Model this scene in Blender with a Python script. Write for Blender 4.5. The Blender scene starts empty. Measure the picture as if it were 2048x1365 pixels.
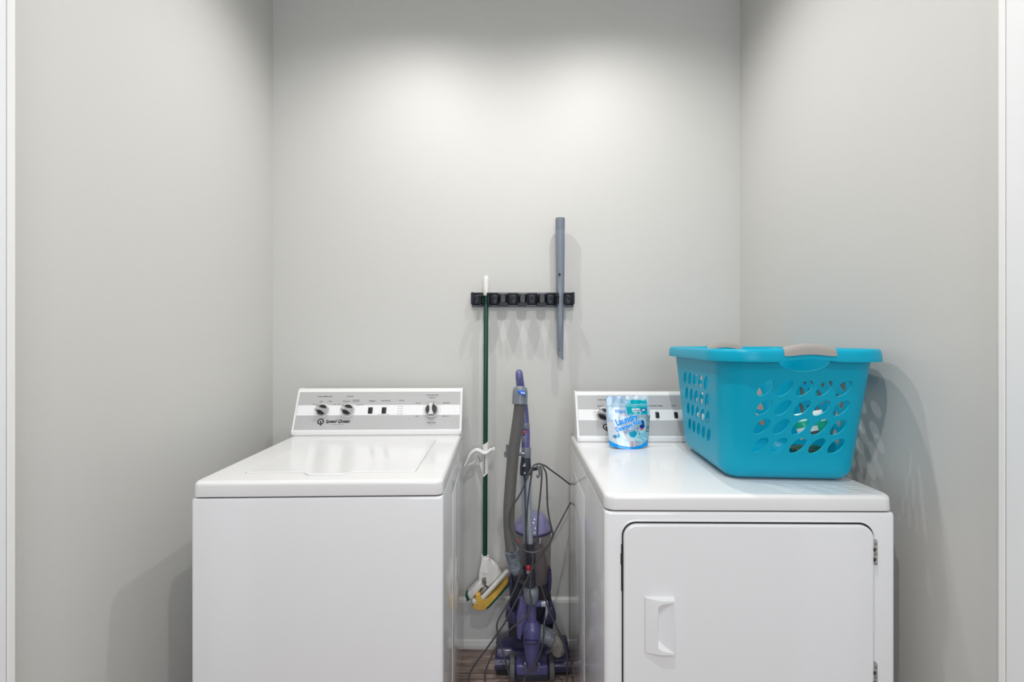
import bpy, bmesh, math, random
from mathutils import Vector, Matrix, Euler
from mathutils.geometry import delaunay_2d_cdt
random.seed(7)
SC = bpy.context.scene
COL = SC.collection
PI = math.pi
def R(d): return d * PI / 180

# ------------------------------------------------------------------ camera, world, lights, exposure
EYE = 1.28            # lens height above the floor
FPX = 910.0           # focal length in pixels of a 2048 px wide frame
cam_d = bpy.data.cameras.new('camera'); cam = bpy.data.objects.new('camera', cam_d); COL.objects.link(cam)
cam.location = (0, 0, EYE); cam.rotation_euler = (R(90), 0, 0)
cam_d.sensor_width = 36; cam_d.lens = FPX / 2048 * 36; cam_d.clip_start = 0.02
SC.camera = cam
vs = SC.view_settings
vs.view_transform = 'Standard'; vs.look = 'None'; vs.gamma = 1; vs.use_curve_mapping = False
vs.exposure = 0.0
wd = bpy.data.worlds.new('world'); SC.world = wd; wd.use_nodes = True
wd.node_tree.nodes['Background'].inputs[0].default_value = (0.9, 0.95, 1, 1)
wd.node_tree.nodes['Background'].inputs[1].default_value = 0.15
CEIL = 2.74
LAMPS = [(-0.40, 1.38), (0.37, 1.38), (0.12, 0.36), (-0.55, -1.0), (0.75, -1.0)]  # last two are unseen hall lights added to brighten the machine fronts
LAMP_W = [30.5, 30.5, 49, 38, 38]
def spot(name, x, y, z, watts, col, ang=172, blend=1.0, rad=0.020):
    d = bpy.data.lights.new(name, 'SPOT'); d.energy = watts; d.color = col
    d.spot_size = R(ang); d.spot_blend = blend; d.shadow_soft_size = rad
    o = bpy.data.objects.new(name, d); COL.objects.link(o); o.location = (x, y, z); return o
for (lx, ly), w in zip(LAMPS, LAMP_W):
    spot('downlight_beam', lx, ly, CEIL - 0.035, w, (1.0, 0.985, 0.955), 161 if ly > 1 else 172)
def area(name, loc, rot, sx, sy, watts, col):
    d = bpy.data.lights.new(name, 'AREA'); d.shape = 'RECTANGLE'; d.size = sx; d.size_y = sy
    d.energy = watts; d.color = col
    o = bpy.data.objects.new(name, d); COL.objects.link(o); o.location = loc; o.rotation_euler = rot; return o
# added fill light in an unseen opening of the hall wall behind the camera
area('hall_fill', (0.35, -2.30, 1.55), (R(90), 0, 0), 1.5, 1.5, 34, (0.88, 0.94, 1.0))

# ------------------------------------------------------------------ materials
MATS = {}
def mat(name, col=(0.8, 0.8, 0.8), rough=0.5, metal=0.0, bump=0.0, bscale=200, var=0.0, vscale=8,
        trans=0.0, alpha=1.0, coat=0.0, spec=0.5, ior=1.45):
    if name in MATS: return MATS[name]
    m = bpy.data.materials.new(name); m.use_nodes = True
    nt = m.node_tree; b = nt.nodes['Principled BSDF']
    b.inputs['Base Color'].default_value = (*col, 1); b.inputs['Roughness'].default_value = rough
    b.inputs['Metallic'].default_value = metal; b.inputs['Coat Weight'].default_value = coat
    b.inputs['Coat Roughness'].default_value = 0.06
    b.inputs['Transmission Weight'].default_value = trans; b.inputs['Alpha'].default_value = alpha
    b.inputs['Specular IOR Level'].default_value = spec; b.inputs['IOR'].default_value = ior
    tc = nt.nodes.new('ShaderNodeTexCoord')
    if var > 0:
        n = nt.nodes.new('ShaderNodeTexNoise'); n.inputs['Scale'].default_value = vscale
        n.inputs['Detail'].default_value = 3
        nt.links.new(tc.outputs['Object'], n.inputs['Vector'])
        r = nt.nodes.new('ShaderNodeMix'); r.data_type = 'RGBA'
        r.inputs[6].default_value = (*[c * (1 - var) for c in col], 1)
        r.inputs[7].default_value = (*[min(1, c * (1 + var)) for c in col], 1)
        nt.links.new(n.outputs['Fac'], r.inputs[0]); nt.links.new(r.outputs[2], b.inputs['Base Color'])
    if bump > 0:
        n = nt.nodes.new('ShaderNodeTexNoise'); n.inputs['Scale'].default_value = bscale
        n.inputs['Detail'].default_value = 2
        nt.links.new(tc.outputs['Object'], n.inputs['Vector'])
        bp = nt.nodes.new('ShaderNodeBump'); bp.inputs['Strength'].default_value = bump
        bp.inputs['Distance'].default_value = 0.001
        nt.links.new(n.outputs['Fac'], bp.inputs['Height']); nt.links.new(bp.outputs['Normal'], b.inputs['Normal'])
    MATS[name] = m; return m

M_wall = mat('wall_paint', (0.600, 0.597, 0.578), 0.50, bump=0.25, bscale=160, spec=0.26)
M_trim = mat('trim_paint', (0.80, 0.815, 0.83), 0.35, bump=0.08, bscale=60)
M_trimw = mat('trim_paint_warm', (0.83, 0.83, 0.82), 0.35, bump=0.08, bscale=60)
M_base = mat('baseboard_paint', (0.66, 0.66, 0.65), 0.4)
M_ceil = mat('ceiling_paint', (0.88, 0.88, 0.87), 0.6, bump=0.2)
M_enamel = mat('white_enamel', (0.81, 0.82, 0.84), 0.16, coat=0.5, bump=0.02, bscale=120)
M_enameltop = mat('white_enamel_top', (0.80, 0.80, 0.805), 0.22, coat=0.3, bump=0.02, bscale=120)
M_gap = mat('gap_black', (0.02, 0.02, 0.02), 0.7)
M_fascia = mat('fascia_grey', (0.47, 0.47, 0.475), 0.38)
M_stripe = mat('fascia_white', (0.82, 0.82, 0.83), 0.38)
M_ink = mat('black_ink', (0.012, 0.012, 0.012), 0.5)
M_inkg = mat('grey_ink', (0.09, 0.09, 0.09), 0.5)
M_chrome = mat('knob_chrome', (0.50, 0.50, 0.50), 0.30, metal=0.75)
M_skirt = mat('knob_skirt', (0.72, 0.72, 0.72), 0.15, coat=0.6)
M_knobblk = mat('knob_black', (0.02, 0.02, 0.024), 0.25)
M_white = mat('white_mark', (0.9, 0.9, 0.9), 0.4)
M_steel = mat('hinge_steel', (0.42, 0.42, 0.40), 0.35, metal=0.8)
M_teal = mat('teal_plastic', (0.0, 0.35, 0.52), 0.34, coat=0.0, spec=0.28)
M_taupe = mat('taupe_rubber', (0.33, 0.31, 0.29), 0.5)
M_blackp = mat('black_gloss', (0.008, 0.009, 0.012), 0.20, spec=0.35)
M_blackr = mat('black_rail', (0.016, 0.020, 0.030), 0.32, spec=0.4)
M_railedge = mat('rail_lip', (0.10, 0.12, 0.15), 0.35)
M_wand = mat('grey_blue_plastic', (0.185, 0.215, 0.26), 0.38, var=0.05, vscale=30)
M_hole = mat('dark_hole', (0.02, 0.02, 0.02), 0.8)
M_pole = mat('green_pole', (0.0, 0.055, 0.030), 0.28, coat=0.3)
M_wplast = mat('white_plastic', (0.80, 0.79, 0.77), 0.32)
M_sponge = mat('yellow_sponge', (0.88, 0.52, 0.10), 0.9, bump=0.35, bscale=500, var=0.25, vscale=60)
M_scrub = mat('green_scrub', (0.02, 0.10, 0.06), 0.95, bump=1.0, bscale=900, var=0.5, vscale=200)
M_purple = mat('purple_plastic', (0.098, 0.096, 0.25), 0.28, coat=0.25)
M_purpled = mat('dark_purple_plastic', (0.036, 0.034, 0.095), 0.3, coat=0.25)
M_vgrey = mat('vacuum_grey', (0.17, 0.19, 0.225), 0.32)
M_vdark = mat('vacuum_dark', (0.032, 0.037, 0.055), 0.35)
M_hose = mat('hose_grey', (0.135, 0.130, 0.128), 0.4)
M_hose2 = mat('hose_light', (0.27, 0.25, 0.23), 0.35)
M_silver = mat('silver_tube', (0.55, 0.62, 0.72), 0.22, metal=0.7)
M_cord = mat('cord_grey', (0.065, 0.065, 0.068), 0.45)
M_red = mat('red_button', (0.55, 0.02, 0.03), 0.25, coat=0.5)
M_wheel = mat('wheel_grey', (0.11, 0.11, 0.115), 0.55)
M_cup = mat('smoked_cup', (0.24, 0.20, 0.21), 0.06, alpha=0.50)
M_cuplid = mat('purple_lid', (0.26, 0.25, 0.46), 0.10, alpha=0.72, coat=0.5)
M_cupcore = mat('cup_core', (0.14, 0.12, 0.125), 0.5, var=0.4, vscale=20)
M_bluelabel = mat('blue_label', (0.02, 0.16, 0.75), 0.3)

def floor_mat():
    m = bpy.data.materials.new('wood_floor'); m.use_nodes = True; nt = m.node_tree; b = nt.nodes['Principled BSDF']
    tc = nt.nodes.new('ShaderNodeTexCoord')
    mp = nt.nodes.new('ShaderNodeMapping'); mp.inputs['Scale'].default_value = (1, 1, 1)
    nt.links.new(tc.outputs['Object'], mp.inputs['Vector'])
    br = nt.nodes.new('ShaderNodeTexBrick'); br.inputs['Scale'].default_value = 1
    br.inputs['Brick Width'].default_value = 1.1; br.inputs['Row Height'].default_value = 0.125
    br.inputs['Mortar Size'].default_value = 0.0015
    br.inputs['Color1'].default_value = (0.270, 0.200, 0.178, 1); br.inputs['Color2'].default_value = (0.370, 0.290, 0.262, 1)
    br.inputs['Mortar'].default_value = (0.03, 0.02, 0.016, 1)
    nt.links.new(mp.outputs['Vector'], br.inputs['Vector'])
    mp2 = nt.nodes.new('ShaderNodeMapping'); mp2.inputs['Scale'].default_value = (5, 60, 1)
    nt.links.new(tc.outputs['Object'], mp2.inputs['Vector'])
    n = nt.nodes.new('ShaderNodeTexNoise'); n.inputs['Scale'].default_value = 1.4; n.inputs['Detail'].default_value = 7
    nt.links.new(mp2.outputs['Vector'], n.inputs['Vector'])
    rp = nt.nodes.new('ShaderNodeValToRGB'); rp.color_ramp.elements[0].position = 0.35; rp.color_ramp.elements[1].position = 0.68
    rp.color_ramp.elements[0].color = (0.45, 0.42, 0.42, 1); rp.color_ramp.elements[1].color = (1.5, 1.45, 1.4, 1)
    nt.links.new(n.outputs['Fac'], rp.inputs[0])
    mx = nt.nodes.new('ShaderNodeMix'); mx.data_type = 'RGBA'; mx.blend_type = 'MULTIPLY'; mx.inputs[0].default_value = 1
    nt.links.new(br.outputs['Color'], mx.inputs[6]); nt.links.new(rp.outputs[0], mx.inputs[7])
    nt.links.new(mx.outputs[2], b.inputs['Base Color']); b.inputs['Roughness'].default_value = 0.38
    bp = nt.nodes.new('ShaderNodeBump'); bp.inputs['Strength'].default_value = 0.3; bp.inputs['Distance'].default_value = 0.001
    nt.links.new(n.outputs['Fac'], bp.inputs['Height']); nt.links.new(bp.outputs['Normal'], b.inputs['Normal'])
    return m
M_floor = floor_mat()

# ------------------------------------------------------------------ helpers
def at(px, py, d):
    """point on the sight line through a pixel of the 2048x1365 photograph, at depth d"""
    return Vector(((px - 1024) / FPX * d, d, EYE - (py - 682.5) / FPX * d))
def tag(o, label, cat, group=None, kind=None):
    if label: o['label'] = label
    if cat: o['category'] = cat
    if group: o['group'] = group
    if kind: o['kind'] = kind
    return o
def empty(name, loc, rz, label, cat, group=None):
    o = bpy.data.objects.new(name, None); COL.objects.link(o); o.empty_display_size = 0.05
    o.location = loc; o.rotation_euler = (0, 0, rz); return tag(o, label, cat, group)
class MB:
    """collects shapes into one mesh; off is subtracted so world coordinates can be given"""
    def __init__(s, off=(0, 0, 0)): s.bm = bmesh.new(); s.off = Vector(off); s.mi = 0
    def _mark(s, faces):
        for f in faces: f.material_index = s.mi
    def xf(s, verts, M):
        for v in verts: v.co = M @ v.co
    def box(s, x0, x1, y0, y1, z0, z1, bev=0.0, seg=2, M=None):
        nf = set(s.bm.faces)
        r = bmesh.ops.create_cube(s.bm, size=1.0); vs_ = r['verts']
        for v in vs_:
            v.co = Vector(((x0 + x1) / 2 + v.co.x * (x1 - x0), (y0 + y1) / 2 + v.co.y * (y1 - y0), (z0 + z1) / 2 + v.co.z * (z1 - z0)))
        if bev > 0:
            es = list({e for v in vs_ for e in v.link_edges})
            bmesh.ops.bevel(s.bm, geom=es, offset=bev, segments=seg, profile=0.5, affect='EDGES', clamp_overlap=True)
        fs = [f for f in s.bm.faces if f not in nf]; s._mark(fs)
        if M is not None:
            for v in {v for f in fs for v in f.verts}: v.co = M @ v.co
        return fs
    def obox(s, c, ax, ay, az, hx, hy, hz, bev=0.0, seg=2):
        """oriented box: centre, three unit axes, half sizes"""
        M = Matrix((Vector(ax), Vector(ay), Vector(az))).transposed().to_4x4(); M.translation = Vector(c)
        return s.box(-hx, hx, -hy, hy, -hz, hz, bev, seg, M)
    def rings(s, rings, closed=True, cap0=True, cap1=True):
        vr = [[s.bm.verts.new(Vector(p)) for p in r] for r in rings]
        n = len(vr[0])
        for a, b in zip(vr[:-1], vr[1:]):
            for i in range(n if closed else n - 1):
                j = (i + 1) % n
                f = s.bm.faces.new((a[i], a[j], b[j], b[i])); f.material_index = s.mi
        if cap0 and closed: f = s.bm.faces.new(list(reversed(vr[0]))); f.material_index = s.mi
        if cap1 and closed: f = s.bm.faces.new(vr[-1]); f.material_index = s.mi
        return vr
    def tube(s, pts, rad, n=12, cap=True, flat=1.0, up=None):
        pts = [Vector(p) for p in pts]
        if not isinstance(rad, (list, tuple)): rad = [rad] * len(pts)
        tans = []
        for i in range(len(pts)):
            t = pts[min(i + 1, len(pts) - 1)] - pts[max(i - 1, 0)]
            tans.append(t.normalized() if t.length > 1e-9 else Vector((0, 0, 1)))
        u = Vector(up) if up else (Vector((0, 1, 0)) if abs(tans[0].y) < 0.9 else Vector((1, 0, 0)))
        rs = []
        for p, t, r in zip(pts, tans, rad):
            u = (u - t * u.dot(t)).normalized(); w = t.cross(u)
            rs.append([p + (w * math.cos(2 * PI * k / n) + u * flat * math.sin(2 * PI * k / n)) * r for k in range(n)])
        s.rings(rs, True, cap, cap)
    def lathe(s, c, axis, prof, n=32, cap0=True, cap1=True):
        """prof: (radius, distance along axis)"""
        a = Vector(axis).normalized(); u = a.orthogonal().normalized(); w = a.cross(u); c = Vector(c)
        rs = [[c + a * h + (u * math.cos(2 * PI * k / n) + w * math.sin(2 * PI * k / n)) * max(r, 1e-5) for k in range(n)] for r, h in prof]
        s.rings(rs, True, cap0, cap1)
    def prism(s, poly, vec, bev=0.0, seg=2):
        """poly: 3-D points of a planar outline, swept by vec"""
        nf = set(s.bm.faces)
        vec = Vector(vec)
        a = [s.bm.verts.new(Vector(p)) for p in poly]; b = [s.bm.verts.new(Vector(p) + vec) for p in poly]
        n = len(a)
        for i in range(n): s.bm.faces.new((a[i], a[(i + 1) % n], b[(i + 1) % n], b[i]))
        s.bm.faces.new(list(reversed(a))); s.bm.faces.new(b)
        if bev > 0:
            es = [e for v in a + b for e in v.link_edges]
            bmesh.ops.bevel(s.bm, geom=list(set(es)), offset=bev, segments=seg, profile=0.5, affect='EDGES', clamp_overlap=True)
        s._mark([f for f in s.bm.faces if f not in nf])
    def loft(s, levels, n=7, cap0=True, cap1=True):
        """levels: (cx, cy, hx, hy, r, z) rounded rectangles"""
        s.rings([rrect(*l, n=n) for l in levels], True, cap0, cap1)
    def build(s, name, mats, parent=None, smooth=True, angle=35):
        if s.off.length > 0:
            for v in s.bm.verts: v.co -= s.off
        bmesh.ops.recalc_face_normals(s.bm, faces=s.bm.faces)
        me = bpy.data.meshes.new(name); s.bm.to_mesh(me); s.bm.free()
        if not isinstance(mats, (list, tuple)): mats = [mats]
        for m in mats: me.materials.append(m)
        if smooth:
            me.polygons.foreach_set('use_smooth', [True] * len(me.polygons))
            me.set_sharp_from_angle(angle=R(angle))
        o = bpy.data.objects.new(name, me); COL.objects.link(o)
        if parent: o.parent = parent
        return o
def rrect(cx, cy, hx, hy, r, z, n=7):
    r = max(min(r, hx, hy), 1e-4); out = []
    for sx, sy, a0 in ((1, -1, -90), (1, 1, 0), (-1, 1, 90), (-1, -1, 180)):
        for k in range(n + 1):
            a = R(a0 + 90 * k / n)
            out.append(Vector((cx + sx * (hx - r) + r * math.cos(a), cy + sy * (hy - r) + r * math.sin(a), z)))
    return out
def smooth_path(pts, sub=6):
    pts = [Vector(p) for p in pts]; out = []
    for i in range(len(pts) - 1):
        p0 = pts[max(i - 1, 0)]; p1 = pts[i]; p2 = pts[i + 1]; p3 = pts[min(i + 2, len(pts) - 1)]
        for k in range(sub):
            t = k / sub
            out.append(0.5 * ((2 * p1) + (p2 - p0) * t + (2 * p0 - 5 * p1 + 4 * p2 - p3) * t * t + (3 * p1 - p0 - 3 * p2 + p3) * t ** 3))
    out.append(pts[-1]); return out
def lerp(a, b, t): return a + (b - a) * t
def text_shape(body, bold=0.0, shear=0.0, res=3):
    """vertices (x, y) and faces of a word, normalised: x from 0, cap height 1"""
    cu = bpy.data.curves.new('t', 'FONT'); cu.body = body; cu.size = 1.0; cu.offset = bold
    cu.resolution_u = res; cu.fill_mode = 'FRONT'
    o = bpy.data.objects.new('t', cu); COL.objects.link(o)
    me = bpy.data.meshes.new_from_object(o)
    vs_ = [(v.co.x, v.co.y) for v in me.vertices]; fs = [tuple(p.vertices) for p in me.polygons]
    bpy.data.objects.remove(o); bpy.data.curves.remove(cu); bpy.data.meshes.remove(me)
    if not vs_: return [], [], 0
    vs_ = [(x + y * shear, y) for x, y in vs_]
    x0 = min(v[0] for v in vs_); x1 = max(v[0] for v in vs_)
    return [((x - x0) / 0.70, y / 0.70) for x, y in vs_], fs, (x1 - x0) / 0.70
class Words:
    """every printed word becomes a part of its own"""
    def __init__(s, F, parent, mats): s.F, s.parent, s.mats = F, parent, mats
    def __call__(s, body, u, v, h, w=None, mi=0, **k):
        mb = MB(); put_text(mb, s.F, body, u, v, h, w, n=.0016, **k)
        mb.build('printed_word', s.mats[mi], s.parent, smooth=False)
def put_text(mb, frame, body, u, v, h, width=None, bold=0.0, shear=0.0, rot=0.0, n=0.0004, align='C', mi=0, shape=None):
    vs_, fs, w = shape or text_shape(body, bold, shear)
    sx = h if width is None else width / w
    W = w * sx; ca, sa = math.cos(rot), math.sin(rot)
    ox = {'C': -W / 2, 'L': 0, 'R': -W}[align]
    nv = []
    for x, y in vs_:
        a = ox + x * sx; b = (y - 0.5) * h
        nv.append(mb.bm.verts.new(frame(u + a * ca - b * sa, v + a * sa + b * ca, n)))
    for f in fs:
        try:
            ff = mb.bm.faces.new([nv[i] for i in f]); ff.material_index = mi
        except ValueError: pass

# ------------------------------------------------------------------ the room
XL, XR, YB = -1.005, 0.959, 1.913
YF = -2.45          # hall wall behind the camera
def struct(name, mb, m, label=None):
    o = mb.build(name, m, smooth=False); o['kind'] = 'structure'
    if label: o['label'] = label
    return o
mb = MB(); mb.box(-2.2, 2.2, YF - 0.1, YB + 0.12, -0.06, 0.0); struct('floor', mb, M_floor)
mb = MB(); mb.box(-2.2, 2.2, YF - 0.1, YB + 0.12, CEIL, CEIL + 0.08); struct('ceiling', mb, M_ceil)
mb = MB(); mb.box(XL - 0.1, XR + 0.1, YB, YB + 0.1, 0, CEIL); struct('wall_back', mb, M_wall)
mb = MB(); mb.box(XL - 0.1, XL, 0.80, YB, 0, CEIL); struct('wall_left', mb, M_wall)
mb = MB(); mb.box(XR, XR + 0.1, 0.80, YB, 0, CEIL); struct('wall_right', mb, M_wall)
# hall side of the opening
mb = MB(); mb.box(-2.1, -1.02, 0.68, 0.80, 0, CEIL); struct('wall_hall_left', mb, M_wall)
mb = MB(); mb.box(0.975, 2.1, 0.68, 0.80, 0, CEIL); struct('wall_hall_right', mb, M_wall)
mb = MB(); mb.box(-2.2, -2.1, YF, 0.80, 0, CEIL); struct('wall_far_left', mb, M_wall)
mb = MB(); mb.box(2.1, 2.2, YF, 0.80, 0, CEIL); struct('wall_far_right', mb, M_wall)
WX0, WX1, WZ0, WZ1 = -0.45, 1.15, 0.75, 2.35
mb = MB(); mb.box(-2.1, WX0, YF - 0.1, YF, 0, CEIL); mb.box(WX1, 2.1, YF - 0.1, YF, 0, CEIL)
mb.box(WX0, WX1, YF - 0.1, YF, 0, WZ0); mb.box(WX0, WX1, YF - 0.1, YF, WZ1, CEIL); struct('wall_front', mb, M_wall)
mb = MB()
for a, b, c, d in ((WX0, WX0 + .05, WZ0, WZ1), (WX1 - .05, WX1, WZ0, WZ1), (WX0 + .05, WX1 - .05, WZ0, WZ0 + .05), (WX0 + .05, WX1 - .05, WZ1 - .05, WZ1), (0.33, 0.37, WZ0 + .05, WZ1 - .05)):
    mb.box(a, b, YF - 0.08, YF - 0.01, c, d)
struct('added_window_1', mb, M_trim)  # unseen window frame, added around the fill light
# casing and jamb either side of the alcove opening
mb = MB(); mb.box(-1.05, -0.985, 0.64, 0.887, 0, CEIL, 0.002); struct('trim_1', mb, M_trim, 'white painted jamb at the left edge of the laundry alcove')
mb = MB(); mb.box(-1.004, -0.9845, 0.888, 0.9025, 0, CEIL, 0.0015); struct('trim_2', mb, M_trimw)
mb = MB(); mb.box(0.94, 1.0, 0.62, 0.8665, 0, CEIL, 0.002); struct('trim_3', mb, M_trim, 'white painted jamb at the right edge of the laundry alcove')
mb = MB(); mb.box(0.9395, 0.958, 0.8675, 0.8795, 0, CEIL, 0.0015); struct('trim_4', mb, M_trimw)
# baseboards: flat board with an eased top and a shoe moulding
def baseboard(name, p0, p1, nrm):
    mb = MB(); p0 = Vector(p0); p1 = Vector(p1); nv = Vector(nrm)
    prof = [(0, 0), (0.024, 0), (0.024, 0.012), (0.018, 0.030), (0.014, 0.034), (0.014, 0.186), (0.011, 0.196), (0.005, 0.203), (0, 0.204)]
    mb.prism([p0 + nv * a + Vector((0, 0, b)) for a, b in prof], p1 - p0); return struct(name, mb, M_base)
baseboard('baseboard_back', (XL, YB, 0), (XR, YB, 0), (0, -1, 0))
baseboard('baseboard_left', (XL, 0.905, 0), (XL, YB - 0.025, 0), (1, 0, 0))
baseboard('baseboard_right', (XR, 0.882, 0), (XR, YB - 0.025, 0), (-1, 0, 0))
# recessed ceiling lights, the hall pair added as fill
M_lens = bpy.data.materials.new('lamp_lens'); M_lens.use_nodes = True
_b = M_lens.node_tree.nodes['Principled BSDF']; _b.inputs['Emission Color'].default_value = (1, 0.98, 0.95, 1); _b.inputs['Emission Strength'].default_value = 3
for i, (lx, ly) in enumerate(LAMPS):
    lab = ['recessed round ceiling light above the white washer', 'recessed round ceiling light above the dryer with the basket',
           'recessed round ceiling light over the opening of the laundry alcove', 'added fill light in the hall ceiling, left of the pair',
           'added fill light in the hall ceiling, right of the pair'][i]
    e = empty('ceiling_light', (lx, ly, CEIL), 0, lab, 'light', 'recessed ceiling lights')
    mb = MB(); mb.lathe((0, 0, 0), (0, 0, -1), [(0.060, 0.0), (0.090, 0.0), (0.090, 0.004), (0.084, 0.007), (0.064, 0.005), (0.060, 0.0)], 40, False, False)
    mb.build('trim_ring', M_white, e)
    mb = MB(); mb.lathe((0, 0, 0), (0, 0, -1), [(0.058, 0.0005), (0.058, 0.003), (0.04, 0.0045), (0.001, 0.005)], 32, False, True)
    mb.build('lamp_lens', M_lens, e)

# ------------------------------------------------------------------ washing machine and dryer
def appliance_shell(e, W, D, gapz, side, creases):
    """cabinet and rolled-edge top; local x -W/2..W/2, y -D/2 (front)..D/2"""
    hx, hy = W / 2, D / 2
    mb = MB()
    mb.loft([(0, 0, hx - .001, hy - .001, .010, 0.028), (0, 0, hx, hy, .011, 0.032), (0, 0, hx, hy, .011, gapz - .009),
             (0, 0, hx - .0012, hy - .0012, .010, gapz - .0045), (0, 0, hx - .004, hy - .004, .008, gapz - .0022)], 5)
    # long raised pressing on the side that shows
    y0, y1 = creases
    for sgn in (-1, 1):
        mb.box(sgn * hx - .0012, sgn * hx + .0012, y0, y1, 0.10, gapz - 0.075, 0.0011, 2)
    mb.build('cabinet', M_enamel, e)
    mb = MB(); mb.box(-hx + .012, hx - .012, -hy + .012, hy - .012, gapz - .004, gapz + .006); mb.build('gap_seal', M_gap, e)
    for sx in (-1, 1):
        for sy in (-1, 1):
            mb = MB(); mb.lathe((sx * (hx - .05), sy * (hy - .05), 0), (0, 0, 1), [(0.02, 0), (0.02, 0.008), (0.009, 0.010), (0.009, 0.029)], 16)
            mb.build('foot', M_gap, e)
def top_cap(e, W, D, z0, z1, r=0.022, name='top_panel'):
    hx, hy = W / 2, D / 2; mb = MB(); L = [(0, 0, hx - .004, hy - .004, r - .004, z0), (0, 0, hx - .0005, hy - .0005, r, z0 + .0015)]
    L.append((0, 0, hx, hy, r, z0 + .004))
    for k in range(0, 9):
        a = R(90 * k / 8); b = 0.011
        L.append((0, 0, hx - .001 - b * (1 - math.cos(a)), hy - .001 - b * (1 - math.cos(a)), r - b * (1 - math.cos(a)) * .6, z1 - b + b * math.sin(a)))
    mb.loft(L, 8); return mb.build(name, M_enameltop, e)

CON = [(.003, 0), (-.0015, .005), (-.002, .014), (.000, .020), (.005, .0225), (.062, .1625), (.068, .1700), (.078, .1735), (.10, .1735), (.115, .171), (.115, 0)]
def console(e, W, D, z1, yfront, dx=0.0):
    """sloping control console; returns the frame of its face and the console part"""
    hx = W / 2 - .004
    mb = MB()
    mb.prism([Vector((-hx + .007 + dx, yfront + a, z1 + b)) for a, b in CON], (2 * hx - .014, 0, 0))
    con = mb.build('control_console', M_enameltop, e)
    cx, cy = .055, .085
    for s in (-1, 1):
        mb = MB(); pr = []
        for a, b in CON:
            f = 1.0
            pr.append(Vector(((hx - .0065) * s + dx, yfront + a - (.0022 if a < .1 else -.0), z1 + (b + .002 if b > .1 else b))))
        mb.prism(pr, (.0072 * s, 0, 0), 0.0012, 2); mb.build('end_cap', M_enameltop, con)
    P0 = Vector((-hx + .008 + dx, yfront + .0055, z1 + .0235)); P1 = Vector((-hx + .008 + dx, yfront + .0616, z1 + .1615))
    vd = (P1 - P0); VL = vd.length; vd.normalize(); ud = Vector((1, 0, 0)); nd = ud.cross(vd)
    UL = 2 * hx - .016
    def F(u, v, n=0.0): return P0 + ud * u + vd * v + nd * n
    mb = MB(); s0, s1 = .37 * VL, .64 * VL
    for k, (a, b) in enumerate(((0, s0), (s0, s1), (s1, VL))):
        mb.mi = 1 if k == 1 else 0
        mb.rings([[F(0, a, -.002), F(UL, a, -.002), F(UL, a, .0012), F(0, a, .0012)], [F(0, b, -.002), F(UL, b, -.002), F(UL, b, .0012), F(0, b, .0012)]])
    mb.build('fascia', [M_fascia, M_stripe], con, smooth=False)
    return F, UL, VL, con
def knob(F, u, v, r, ang, parent):
    mb = MB(); n0 = .0012
    o = F(u, v, n0); ax = (F(u, v, 1) - F(u, v, 0)).normalized()
    ux = (F(1, 0) - F(0, 0)).normalized(); vx = (F(0, 1) - F(0, 0)).normalized()
    d = ux * math.cos(ang) + vx * math.sin(ang); p = ax.cross(d)
    mb.mi = 0; mb.lathe(o, ax, [(r, 0), (r, .002), (r * .95, .0045), (r * .86, .006)], 40)
    mb.mi = 1; mb.lathe(o, ax, [(r * .86, .005), (r * .86, .009), (r * .80, .0125), (r * .74, .0135), (r * .70, .0125)], 40, False, False)
    mb.mi = 2; mb.lathe(o, ax, [(r * .72, .0105), (r * .70, .0118), (.0005, .0118)], 40, False, True)
    # waisted grip across the dial
    mb.mi = 1; L = r * .84
    rings = []
    for h, sc in ((.010, 1.0), (.022, .97), (.027, .93), (.0285, .86)):
        row = []
        K = 12
        side = []
        for k in range(K + 1):
            t = -1 + 2 * k / K; w = r * (.20 + .27 * abs(t) ** 1.8)
            side.append((t * L * sc, w * (sc if h < .025 else sc * .9)))
        for t, w in side: row.append(o + ax * h + d * t + p * w)
        for t, w in reversed(side): row.append(o + ax * h + d * t - p * w)
        rings.append(row)
    mb.rings(rings)
    mb.mi = 3; c = o + d * (L * .68) + ax * .0288
    mb.obox(c, d, p, ax, L * .27, r * .035, .0006)
    return mb.build('control_knob', [M_skirt, M_chrome, M_knobblk, M_white], parent)
def rocker(F, u, v, w, h, parent):
    mb = MB(); ux = (F(1, 0) - F(0, 0)).normalized(); vx = (F(0, 1) - F(0, 0)).normalized(); ax = ux.cross(vx)
    mb.obox(F(u, v, .0022), ux, vx, ax, w / 2, h / 2, .0014, .0008)
    mb.obox(F(u, v + h * .2, .0038), ux, (vx + ax * .12).normalized(), (ax - vx * .12).normalized(), w * .40, h * .22, .0012, .0006)
    mb.obox(F(u, v - h * .2, .0034), ux, (vx - ax * .05).normalized(), (ax + vx * .05).normalized(), w * .40, h * .22, .0010, .0006)
    return mb.build('rocker_switch', M_knobblk, parent)
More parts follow.
